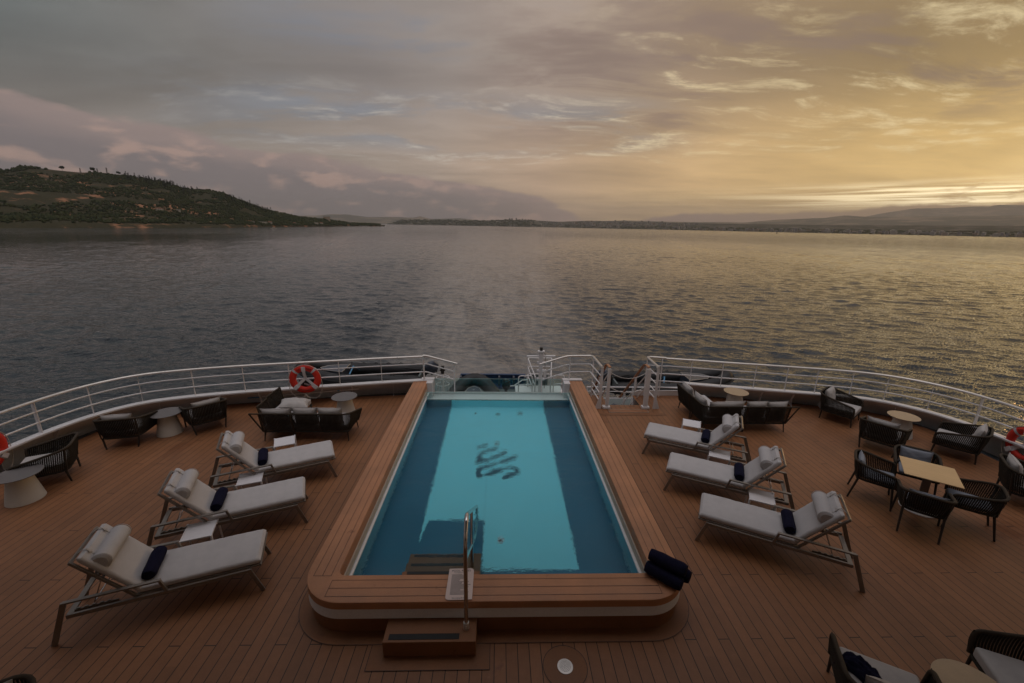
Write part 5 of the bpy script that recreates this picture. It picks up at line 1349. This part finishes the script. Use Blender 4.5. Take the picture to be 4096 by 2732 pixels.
# white light post with ladder cage on the left
t = empty('light_post', (-2.16, 15.6, LD), 0, 'white light post with ladder cage and dark lamp left of the pool glass', 'light post')
m = MB(); m.tube([(0, 0, 0), (0, 0, 3.05)], 0.055, 12); m.build('shaft', M['white_rail'], t, smooth=True)
MB().box(-0.06, 0.06, -0.06, 0.06, 3.05, 3.36).build('lamp', M['legs'], t, bevel=0.01)
MB().box(-0.10, 0.10, -0.03, 0.03, 3.16, 3.22).build('lamp_bracket', M['legs'], t, bevel=0.006)
for z in (2.9, 2.62):
    m = MB(); m.tube([(0.245 * cos(2 * pi * k / 20), 0.245 * sin(2 * pi * k / 20), z) for k in range(20)], 0.014, 6, closed=True); m.build('cage_hoop', M['white_rail'], t, smooth=True)
for k in range(5):
    a = 2 * pi * k / 5 + 0.3; m = MB(); m.tube([(0.245 * cos(a), 0.245 * sin(a), 2.9), (0.20 * cos(a), 0.20 * sin(a), 1.2)], 0.010, 5); m.build('cage_bar', M['white_rail'], t, smooth=True)
for z in (2.35, 2.05, 1.75, 1.45):
    m = MB(); m.tube([(-0.14, -0.18, z), (0.14, -0.18, z)], 0.012, 5); m.build('rung', M['white_rail'], t, smooth=True)
# lower rail seen through the stair gate
t = empty('lower_railing', (4.4, 13.0, -1.2), 0, 'white horizontal pipe railing one deck down behind the stair chains', 'railing')
for z in (0.84, 0.69, 0.45):
    m = MB(); m.tube([(-1.5, 0, z), (1.6, 0, z)], 0.022 if z > 0.8 else 0.015, 8); m.build('bar', M['white_rail'], t, smooth=True)
for x in (-1.5, 0.0, 1.6):
    m = MB(); m.tube([(x, 0, -0.6), (x, 0, 0.84)], 0.022, 8); m.build('post', M['white_rail'], t, smooth=True)
# ---------------------------------------------------------------- land round the bay
def interp(T, x):
    if x <= T[0][0]: return T[0][1]
    for (a, b), (c, d) in zip(T, T[1:]):
        if x <= c: return b + (d - b) * (x - a) / (c - a)
    return T[-1][1]
def pol(az, d, z): return (d * sin(R(az)), d * cos(R(az)), z)
CAMZ = 4.7
def terrain(name, az0, az1, step, shore, ridge_d, ridge_el, mt, back=1.25, rows_=26, rough=1.0, sx=1.0, prof=None, kind='structure', sea=SEA - 1.5):
    n = int((az1 - az0) / step) + 1; cols = []
    for i in range(n):
        az = az0 + step * i; ds = interp(shore, az); dr = interp(ridge_d, az) if isinstance(ridge_d, list) else ridge_d
        dr = max(dr, ds + 40); zr = CAMZ + dr * tan(R(interp(ridge_el, az))); zr = max(zr, SEA + 1.0)
        col = []
        for j in range(rows_):
            t = j / (rows_ - 6)
            if t <= 1:
                d = ds + (dr - ds) * t; h = (prof(t) if prof else t ** 1.15)
                z = (SEA + 2.0) + (zr - SEA - 2.0) * h
                P = Vector(pol(az, d, 0)); k = (zr - SEA) * rough
                z += k * 0.10 * mn.fractal(P / (90.0 * sx), 1.0, 2.0, 5) * sin(pi * min(t, 1)) ** 0.7
                if j == 0: z = sea
            else:
                u = (t - 1) / (5 / (rows_ - 6)); d = dr * (1 + (back - 1) * u); z = zr + (sea - zr) * u ** 1.6
            col.append(pol(az, d, z))
        cols.append(col)
    m = MB(); m.grid(cols); o = m.build(name, mt, None, smooth=True); tag(o, kind=kind)
    return cols
def landn(soil, green, sc_, cover):
    def f(t, b):
        p = t.geo('Position'); x, y, z = t.xyz(p)
        n = t.noise(p, sc_, 8, 0.68); n2 = t.noise(t.vec(x, y, z * 4.0), sc_ * 2.4, 6, 0.7)
        c = t.mix((n * 0.6 + n2 * 0.4).sm(cover - 0.03, cover + 0.04), green, soil)
        c = t.scale(c, t.noise(p, sc_ * 9, 4, 0.7).lin(0.25, 0.75, 0.75, 1.25))
        t.link(c, b.inputs['Base Color']); b.inputs['Roughness'].default_value = 0.95; b.inputs['Specular IOR Level'].default_value = 0.1
    return f
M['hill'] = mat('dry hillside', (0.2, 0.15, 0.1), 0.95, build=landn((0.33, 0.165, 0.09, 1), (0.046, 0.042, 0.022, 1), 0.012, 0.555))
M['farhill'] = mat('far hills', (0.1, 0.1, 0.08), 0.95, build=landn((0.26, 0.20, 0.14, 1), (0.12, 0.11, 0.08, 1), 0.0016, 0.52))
M['cityland'] = mat('town ground', (0.12, 0.1, 0.08), 0.95, build=landn((0.16, 0.13, 0.10, 1), (0.04, 0.045, 0.03, 1), 0.006, 0.52))
def leafn(t, b):
    p = t.geo('Position'); n = t.noise(p, 0.05, 4, 0.6); g = t.noise(p, 0.9, 3, 0.6)
    c = t.mix(n.sm(0.35, 0.65), (0.022, 0.034, 0.014, 1), (0.055, 0.060, 0.024, 1)); c = t.scale(c, g.lin(0.25, 0.75, 0.6, 1.35))
    t.link(c, b.inputs['Base Color'])
M['leaf'] = mat('scrub foliage', (0.03, 0.04, 0.02), 0.95, build=leafn, spec=0.1)
M['pine'] = mat('dark conifer foliage', (0.016, 0.022, 0.012), 0.95, build=vary((0.016, 0.024, 0.012), 0.4, 0.5), spec=0.1)
M['bark'] = mat('bark', (0.06, 0.045, 0.03), 0.9, build=vary((0.06, 0.045, 0.03), 0.3, 2))

RIDGE = [(-60, 4.0), (-52, 4.0), (-46.73, 3.80), (-46.18, 3.78), (-45.62, 4.12), (-44.74, 4.15), (-43.43, 4.05), (-41.93, 4.0), (-41.13, 4.08), (-39.99, 3.98), (-39.28, 3.96), (-38.05, 3.90), (-37.31, 3.75), (-36.54, 3.68), (-35.76, 3.5), (-35.13, 3.28), (-34.61, 3.08), (-33.78, 3.0), (-32.77, 3.02), (-31.9, 2.94), (-31.16, 2.86), (-30.59, 2.52), (-29.85, 2.22), (-28.79, 1.76), (-28.01, 1.48), (-27.05, 1.13), (-26.06, 0.90), (-25.04, 0.72), (-24.01, 0.50), (-22.76, 0.36), (-21.48, 0.28), (-19.62, 0.06), (-18.09, -0.10), (-15.71, -0.12), (-14.51, -0.22)]
SHORE = [(-60, 900), (-47.7, 946), (-42.5, 1034), (-36.2, 1106), (-30.2, 1259), (-26.9, 1430), (-24.3, 1600), (-21.6, 1850), (-17.7, 2200), (-14.4, 2450)]
RD = [(-60, 1900), (-46, 1850), (-38, 1800), (-33, 1750), (-30, 1720), (-27, 1750), (-24, 1850), (-21, 2020), (-17.7, 2300), (-14.4, 2520)]
def hprof(t):
    if t < 0.10: return 0.02 + t * 0.45
    if t < 0.30: return 0.065 + (t - 0.10) * 0.35
    return 0.135 + 0.865 * ((t - 0.30) / 0.70) ** 0.92
HC = terrain('hills', -60, -14.4, 0.25, SHORE, RD, RIDGE, M['hill'], rows_=44, rough=0.55, prof=hprof)
def hill_at(az, t):
    """point on the left hill at azimuth az and 0..1 from shore to ridge"""
    i = min(max((az + 60) / 0.25, 0), len(HC) - 1.001); a = int(i); j = t * 38; b = min(int(j), 37); fi, fj = i - a, j - b
    P = lambda x, y: Vector(HC[x][y])
    return P(a, b).lerp(P(a + 1, b), fi).lerp(P(a, b + 1).lerp(P(a + 1, b + 1), fi), fj)
# scrub and woodland on the hill: one uncountable mass of leafy clumps
rng = random.Random(11)
ICO_T = (1 + sqrt(5)) / 2
IV = [Vector(v).normalized() for v in [(-1, ICO_T, 0), (1, ICO_T, 0), (-1, -ICO_T, 0), (1, -ICO_T, 0), (0, -1, ICO_T), (0, 1, ICO_T), (0, -1, -ICO_T), (0, 1, -ICO_T), (ICO_T, 0, -1), (ICO_T, 0, 1), (-ICO_T, 0, -1), (-ICO_T, 0, 1)]]
IF = [(0, 11, 5), (0, 5, 1), (0, 1, 7), (0, 7, 10), (0, 10, 11), (1, 5, 9), (5, 11, 4), (11, 10, 2), (10, 7, 6), (7, 1, 8), (3, 9, 4), (3, 4, 2), (3, 2, 6), (3, 6, 8), (3, 8, 9), (4, 9, 5), (2, 4, 11), (6, 2, 10), (8, 6, 7), (9, 8, 1)]
def clump(m, p, r, h):
    m.add([tuple(p + Vector((v.x * r * rng.uniform(0.7, 1.3), v.y * r * rng.uniform(0.7, 1.3), h * 0.4 + v.z * h * 0.6 * rng.uniform(0.7, 1.25)))) for v in IV], IF)
m = MB(); cnt = 0
while cnt < 15000:
    az = rng.uniform(-50, -15.0); t = rng.uniform(0.02, 1.0) ** 0.9
    p = hill_at(az, t)
    d = mn.fractal(Vector((p.x / 130, p.y / 130, 0)), 1.0, 2.0, 4) + 0.35 * mn.noise(Vector((p.x / 30, p.z / 9, 3)))
    bare = (0.13 < t < 0.20 and az > -43) or (0.02 < t < 0.06)
    if d < -0.24 or (bare and rng.random() < 0.85): continue
    s_ = rng.uniform(2.0, 5.5) * (1.25 if t > 0.9 else 1.0)
    clump(m, p, s_ * 0.62, s_ * rng.uniform(0.8, 1.15)); cnt += 1
for i in range(420):
    az = rng.uniform(-27, -15.5); p = hill_at(az, rng.uniform(0.35, 1.0)); s_ = rng.uniform(5, 9); clump(m, p, s_ * 0.7, s_)
tag(m.build('woodland', M['leaf'], None), 'dark scrub and woodland covering the hillside across the water', 'woodland', kind='stuff')
# conifers along the crest, one object each
def conifer_mesh(seed):
    q = random.Random(seed); f = MB(); tr = MB()
    tr.tube([(0, 0, -1.5), (0, 0, 5.0), (0, 0, 10.0)], [0.35, 0.22, 0.06], 6)
    for k in range(90):
        h = q.uniform(0.10, 1.0); z = 1.2 + 10.0 * h; rr_ = 2.3 * (1 - h) ** 0.8 + 0.25; a = q.uniform(0, 2 * pi); r_ = rr_ * q.uniform(0.35, 1.0)
        c = Vector((r_ * cos(a), r_ * sin(a), z)); s_ = q.uniform(0.5, 1.0)
        f.add([tuple(c + Vector((q.uniform(-s_, s_), q.uniform(-s_, s_), q.uniform(-s_ * 0.8, s_ * 0.5)))) for _ in range(4)], [(0, 1, 2), (0, 2, 3), (0, 3, 1)])
    return f, tr
protos = []
for s_ in range(4):
    f, tr = conifer_mesh(s_ + 5)
    t = empty('conifer_tree', (0, 0, 0), 0, 'dark conifer standing in the row along the crest of the left hill', 'tree', 'conifers along the crest of the hill')
    f.build('crown', M['pine'], t); tr.build('trunk', M['bark'], t); protos.append(t)
used = 0
for i in range(150):
    az = rng.uniform(-38.9, -33.3) if i < 105 else rng.uniform(-31.0, -26.6)
    p = hill_at(az, rng.uniform(0.93, 1.0) if i < 60 else rng.uniform(0.80, 1.0)); s_ = rng.uniform(0.75, 1.35)
    if used < 4: t = protos[used]; t.location = p; t.rotation_euler[2] = rng.uniform(0, 6)
    else: t = dup(protos[i % 4], p, rng.uniform(0, 6))
    t.scale = (s_, s_, s_); used += 1
# single round trees on the skyline
def round_tree(p, s_, lab):
    t = empty('round_tree', p, 0, lab, 'tree'); q = random.Random(int(p[0])); f = MB()
    for k in range(26):
        a = q.uniform(0, 2 * pi); b = q.uniform(-0.3, 1); c = Vector((cos(a) * s_ * 0.6 * q.random(), sin(a) * s_ * 0.6 * q.random(), s_ * 0.9 + b * s_ * 0.35)); rr_ = s_ * q.uniform(0.16, 0.3)
        f.add([tuple(c + v * rr_ * q.uniform(0.7, 1.3)) for v in IV], IF)
    f.build('crown', M['pine'], t); MB().tube([(0, 0, -1), (0, 0, s_ * 0.9)], 0.3, 6).build('trunk', M['bark'], t)
round_tree(hill_at(-43.05, 1.0), 9, 'round dark tree alone on the hill crest, left of the pylons')
round_tree(hill_at(-41.05, 1.0), 10, 'broad dark tree on the hill crest just left of the tall pylon')
round_tree(hill_at(-39.3, 1.0), 8, 'low round tree on the hill crest right of the tall pylon')
# lattice pylons
def pylon(p, h, lab):
    t = empty('pylon', p, 0, lab, 'pylon', 'pylons on the hill'); m = MB(); w_ = h * 0.09
    for sx in (-1, 1):
        for sy in (-1, 1): m.beam((sx * w_, sy * w_, 0), (sx * 0.3, sy * 0.3, h), 0.5, 0.5)
    for k in range(5):
        z0, z1 = h * k / 5, h * (k + 1) / 5; a, b = w_ + (0.3 - w_) * k / 5, w_ + (0.3 - w_) * (k + 1) / 5
        m.beam((-a, -a, z0), (b, -b, z1), 0.3, 0.3); m.beam((a, -a, z0), (-b, -b, z1), 0.3, 0.3)
    m.build('lattice', M['legs'], t)
    m = MB(); m.beam((-h * 0.16, 0, h * 0.9), (h * 0.16, 0, h * 0.9), 0.5, 0.4); m.beam((-h * 0.12, 0, h * 0.75), (h * 0.12, 0, h * 0.75), 0.5, 0.4); m.build('arms', M['legs'], t)
pylon(hill_at(-40.1, 0.99), 20, 'tall lattice pylon on the hill crest'); pylon(hill_at(-40.75, 1.0), 13, 'short pylon just left of the tall one on the hill crest'); pylon(hill_at(-41.9, 1.0), 12, 'leftmost small pylon on the hill crest')
for k, (az, lab) in enumerate(((-46.5, 'utility pole on the shore at the far left'), (-43.0, 'utility pole on the shore below the tree-dotted crest'), (-39.6, 'utility pole on the shore below the tall pylon'), (-36.0, 'utility pole on the shore below the conifer row'), (-32.9, 'rightmost utility pole on the shore'))):
    t = empty('utility_pole', hill_at(az, 0.07), 0, lab, 'pole', 'utility poles along the shore')
    MB().tube([(0, 0, -1), (0, 0, 11)], [0.35, 0.22], 6).build('shaft', M['bark'], t); MB().box(-1.3, 1.3, -0.15, 0.15, 10.0, 10.3).build('crossarm', M['bark'], t)
# houses on the left shore
M['plaster'] = mat('pale plaster', (0.72, 0.66, 0.60), 0.9, build=vary((0.50, 0.45, 0.40), 0.08, 0.2))
M['plaster2'] = mat('grey plaster', (0.36, 0.33, 0.31), 0.9, build=vary((0.36, 0.33, 0.31), 0.1, 0.2))
M['plaster3'] = mat('tan plaster', (0.42, 0.32, 0.24), 0.9, build=vary((0.42, 0.32, 0.24), 0.1, 0.2))
M['tiles'] = mat('red brown roof tiles', (0.20, 0.09, 0.055), 0.9, build=vary((0.20, 0.09, 0.055), 0.15, 0.4))
M['window'] = mat('dark window', (0.03, 0.035, 0.04), 0.3, build=vary((0.03, 0.035, 0.04), 0.2, 0.5))
def house(p, w, d, h, lab, rz=0, flat=False, mt_='plaster', nwin=4, fl=2):
    t = empty('house', p, rz, lab, 'house', 'houses on the left shore'); MB().box(-w / 2, w / 2, -d / 2, d / 2, -3, h).build('wall', M[mt_], t)
    if flat: MB().box(-w / 2 - 0.3, w / 2 + 0.3, -d / 2 - 0.3, d / 2 + 0.3, h + 0.01, h + 0.6).build('roof', M['plaster2'], t)
    else:
        m = MB(); e = 0.6; rh = d * 0.28
        m.add([(-w / 2 - e, -d / 2 - e, h + 0.01), (w / 2 + e, -d / 2 - e, h + 0.01), (w / 2 + e, d / 2 + e, h + 0.01), (-w / 2 - e, d / 2 + e, h + 0.01), (-w / 2 + d * 0.3, 0, h + rh), (w / 2 - d * 0.3, 0, h + rh)], [(0, 1, 5, 4), (1, 2, 5), (2, 3, 4, 5), (3, 0, 4), (3, 2, 1, 0)]); m.build('roof', M['tiles'], t)
    for f in range(fl):
        for k in range(nwin):
            x = -w / 2 + w * (k + 0.5) / nwin; z = h * (f + 0.35) / fl; MB().box(x - 0.6, x + 0.6, -d / 2 - 0.06, -d / 2 - 0.01, z, z + 1.3).build('window', M['window'], t)
HZ = [(-36.75, 0.40, 14, 9, 5, 'left one of two pale houses high on the hillside', False, 'plaster'), (-35.3, 0.42, 11, 8, 4, 'right one of two pale houses high on the hillside', True, 'plaster'),
      (-28.95, 0.30, 16, 8, 4, 'long pale low house among trees near the middle of the shore', True, 'plaster'), (-27.8, 0.24, 22, 9, 5, 'long white building above the bare slope near the headland', True, 'plaster'),
      (-27.1, 0.22, 12, 9, 5, 'small white house right of the long white building', False, 'plaster'),
      (-24.6, 0.25, 10, 8, 5, 'small pale house behind the shore trees', False, 'plaster2'), (-22.3, 0.30, 15, 10, 8, 'tall white house at the water near the headland', True, 'plaster'), (-21.75, 0.30, 13, 10, 7, 'white house right of the tall one at the headland', False, 'plaster'),
      (-21.1, 0.95, 26, 14, 15, 'square stone fort rising from trees on the headland', True, 'plaster3'), (-18.6, 0.8, 18, 9, 8, 'low pale building near the tip of the headland', True, 'plaster2')]
for az, tt, w, d, h, lab, flat, mt_ in HZ:
    house(hill_at(az, tt), w, d, h, lab, R(-az) * 1.0, flat, mt_, 4, 2)
tag(MB().box(-42, 42, -3, 3, -2, 1.2).build('quay', M['plaster2'], None, loc=hill_at(-17.5, 0.02)), 'long low stone quay at the foot of the headland', 'quay').rotation_euler[2] = R(17)
# small white boats near the shore
for az, dist, lab in ((-26.8, 1150, 'small white motor boat on the water before the headland'), (-16.4, 2000, 'tiny white boat off the tip of the headland')):
    t = empty('motor_boat', pol(az, dist, SEA), R(20), lab, 'boat')
    m = MB(); m.grid([[(-5, -1.6, 1.1), (3, -1.6, 1.2), (6, 0, 1.5), (3, 1.6, 1.2), (-5, 1.6, 1.1)], [(-5, -1.3, -0.3), (3, -1.1, -0.3), (5, 0, -0.2), (3, 1.1, -0.3), (-5, 1.3, -0.3)]], closed=True); m.f.append((0, 1, 2, 3, 4)); m.build('hull', M['plaster'], t)
    MB().box(-2.5, 1.5, -1.1, 1.1, 1.0, 2.6).build('cabin', M['plaster'], t)

# ---- far side: forested low hill, town, background hills and mountains
def bump(t): return t ** 1.1
F1 = [(-14.2, 0.02), (-13.35, 0.10), (-12.76, 0.36), (-11.58, 0.50), (-10.01, 0.50), (-8.82, 0.47), (-8.02, 0.56), (-5.2, 0.50), (-3.16, 0.53), (-1.11, 0.58), (0.54, 0.68), (3.01, 0.68), (5.07, 0.64), (7.5, 0.55), (9.15, 0.62), (11.16, 0.72), (13.15, 0.72), (21.7, 0.66), (26, 0.62), (34, 0.60), (42, 0.62), (52, 0.70), (62, 0.8)]
FS = [(-14.2, 6900), (-12, 6500), (-5, 6400), (0, 6200), (4, 5900), (9, 5600), (15, 5000), (21, 4500), (27.5, 4000), (34, 3700), (41, 3500), (47, 3400), (52, 3300), (62, 3200)]
FR = [(-14.2, 7400), (-5, 7300), (4, 7000), (15, 6400), (27.5, 5600), (41, 5200), (62, 5000)]
CC = terrain('hills', -14.2, 62, 0.4, FS, FR, F1, M['cityland'], rows_=20, rough=0.25, sx=6, prof=lambda t: t ** 1.0)
FAR = [(-32, 0.3), (-28, 0.5), (-24.95, 0.60), (-23.95, 0.68), (-22.25, 0.75), (-20.49, 0.94), (-18.71, 0.95), (-16.53, 0.70), (-13.12, 0.77), (-11.19, 0.73), (-10.6, 0.80), (-10.19, 0.94), (-9.7, 0.82), (-8.82, 0.62), (-7.22, 0.69), (-5.2, 0.785), (-3.36, 0.62), (-1.11, 0.45), (2, 0.3)]
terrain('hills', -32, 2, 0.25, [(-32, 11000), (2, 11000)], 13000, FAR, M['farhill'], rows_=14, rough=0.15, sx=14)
HR = [(8, 0.55), (13.77, 0.74), (15.84, 0.83), (19.89, 0.76), (23.76, 0.73), (27.41, 0.79), (29.17, 0.74), (32.46, 1.10), (36.74, 1.30), (38.41, 1.56), (40.48, 1.40), (42.4, 1.45), (47.05, 1.44), (50.56, 1.53), (58, 1.4), (66, 1.2)]
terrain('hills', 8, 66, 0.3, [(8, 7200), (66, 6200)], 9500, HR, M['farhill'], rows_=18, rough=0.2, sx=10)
MT = [(38.5, 1.0), (41.08, 1.72), (43.49, 2.18), (45.77, 2.2), (47.37, 2.3), (48.4, 2.28), (48.88, 2.42), (50.35, 2.35), (56, 2.1), (66, 1.5)]
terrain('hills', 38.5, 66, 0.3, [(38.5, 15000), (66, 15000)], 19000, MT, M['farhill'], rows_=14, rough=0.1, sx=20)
def land_at(az, t):
    i = min(max((az + 14.2) / 0.4, 0), len(CC) - 1.001); a = int(i); j = min(t, 0.999) * 14; b = int(j); fi, fj = i - a, j - b
    P = lambda x, y: Vector(CC[x][y])
    return P(a, b).lerp(P(a + 1, b), fi).lerp(P(a, b + 1).lerp(P(a + 1, b + 1), fi), fj)
# town blocks: a few shapes, copied one by one
def block(w, d, h, mt_, seed):
    t = empty('apartment_block', (0, 0, 0), 0, 'pale apartment block in the hazy town across the bay', 'building', 'blocks of the town across the bay')
    MB().box(-w / 2, w / 2, -d / 2, d / 2, -8, h).build('wall', M[mt_], t)
    MB().box(-w * 0.2, w * 0.15, -d * 0.2, d * 0.2, h + 0.01, h + 3).build('stair_head', M[mt_], t)
    m = MB(); nf = max(2, int(h / 3.2))
    for f in range(nf): m.box(-w / 2 + 1, w / 2 - 1, -d / 2 - 0.08, -d / 2 - 0.01, 1.2 + f * 3.2, 2.7 + f * 3.2)
    m.build('window_band', M['window'], t); return t
BP = [block(24, 16, 22, 'plaster', 1), block(18, 14, 26, 'plaster2', 2), block(30, 14, 16, 'plaster3', 3), block(16, 14, 18, 'plaster', 4), block(40, 16, 12, 'plaster2', 5)]
nb = 0
def put(az, t, s_):
    global nb
    p = land_at(az, t); k = nb % 5 if nb < 5 else rng.randrange(5)
    if nb < 5: o = BP[nb]; o.location = p; o.rotation_euler[2] = R(-az + rng.uniform(-25, 25))
    else: o = dup(BP[k], p, R(-az + rng.uniform(-25, 25)))
    o.scale = (s_, s_, s_ * rng.uniform(0.75, 1.15)); nb += 1
for i in range(120): put(rng.uniform(22, 51.5), rng.uniform(0.02, 0.10), rng.uniform(0.6, 0.95))
for i in range(150): put(rng.triangular(3.0, 26, 14), rng.uniform(0.04, 0.9), rng.uniform(0.8, 1.25))
for az in (1.25, 1.55, 2.1, 2.5, 2.9, 3.3, 3.7): put(az, 0.97, 1.15)
for i in range(16): put(rng.uniform(0.2, 8), rng.uniform(0.02, 0.12), rng.uniform(0.6, 0.9))
m = MB()
for i in range(1500):
    az = rng.uniform(-13.4, 4.5) if i < 750 else rng.uniform(4.5, 52)
    p = land_at(az, rng.uniform(0.05, 1.0) if i < 750 else rng.uniform(0.01, 0.35)); s_ = rng.uniform(10, 26) if i < 750 else rng.uniform(7, 13); clump(m, p, s_ * 0.9, s_ * 0.62)
tag(m.build('far_woodland', M['leaf'], None), 'dark far-off wood and tree belts along the opposite shore', 'woodland', kind='stuff')
tag(MB().tube([(0, 0, 0), (0, 0, 7)], [2.2, 0.8], 8).build('buoy', M['legs'], None, loc=pol(32.6, 2300, SEA)), 'dark channel buoy on the water before the town', 'buoy')

# ---------------------------------------------------------------- haze
HAZE = True
if HAZE:
    hm = bpy.data.materials.new('haze'); hm.use_nodes = True; t = NT(hm.node_tree); hm.node_tree.nodes.clear()
    out = t.node('ShaderNodeOutputMaterial'); pv = t.node('ShaderNodeVolumePrincipled')
    pv.inputs['Color'].default_value = (0.97, 0.96, 0.96, 1); pv.inputs['Density'].default_value = 0.000048; pv.inputs['Anisotropy'].default_value = 0.5
    t.link(pv.outputs[0], out.inputs['Volume'])
    h = MB().box(-26000, 26000, -3000, 26000, SEA - 12, 1150).build('haze', hm); tag(h, kind='stuff')
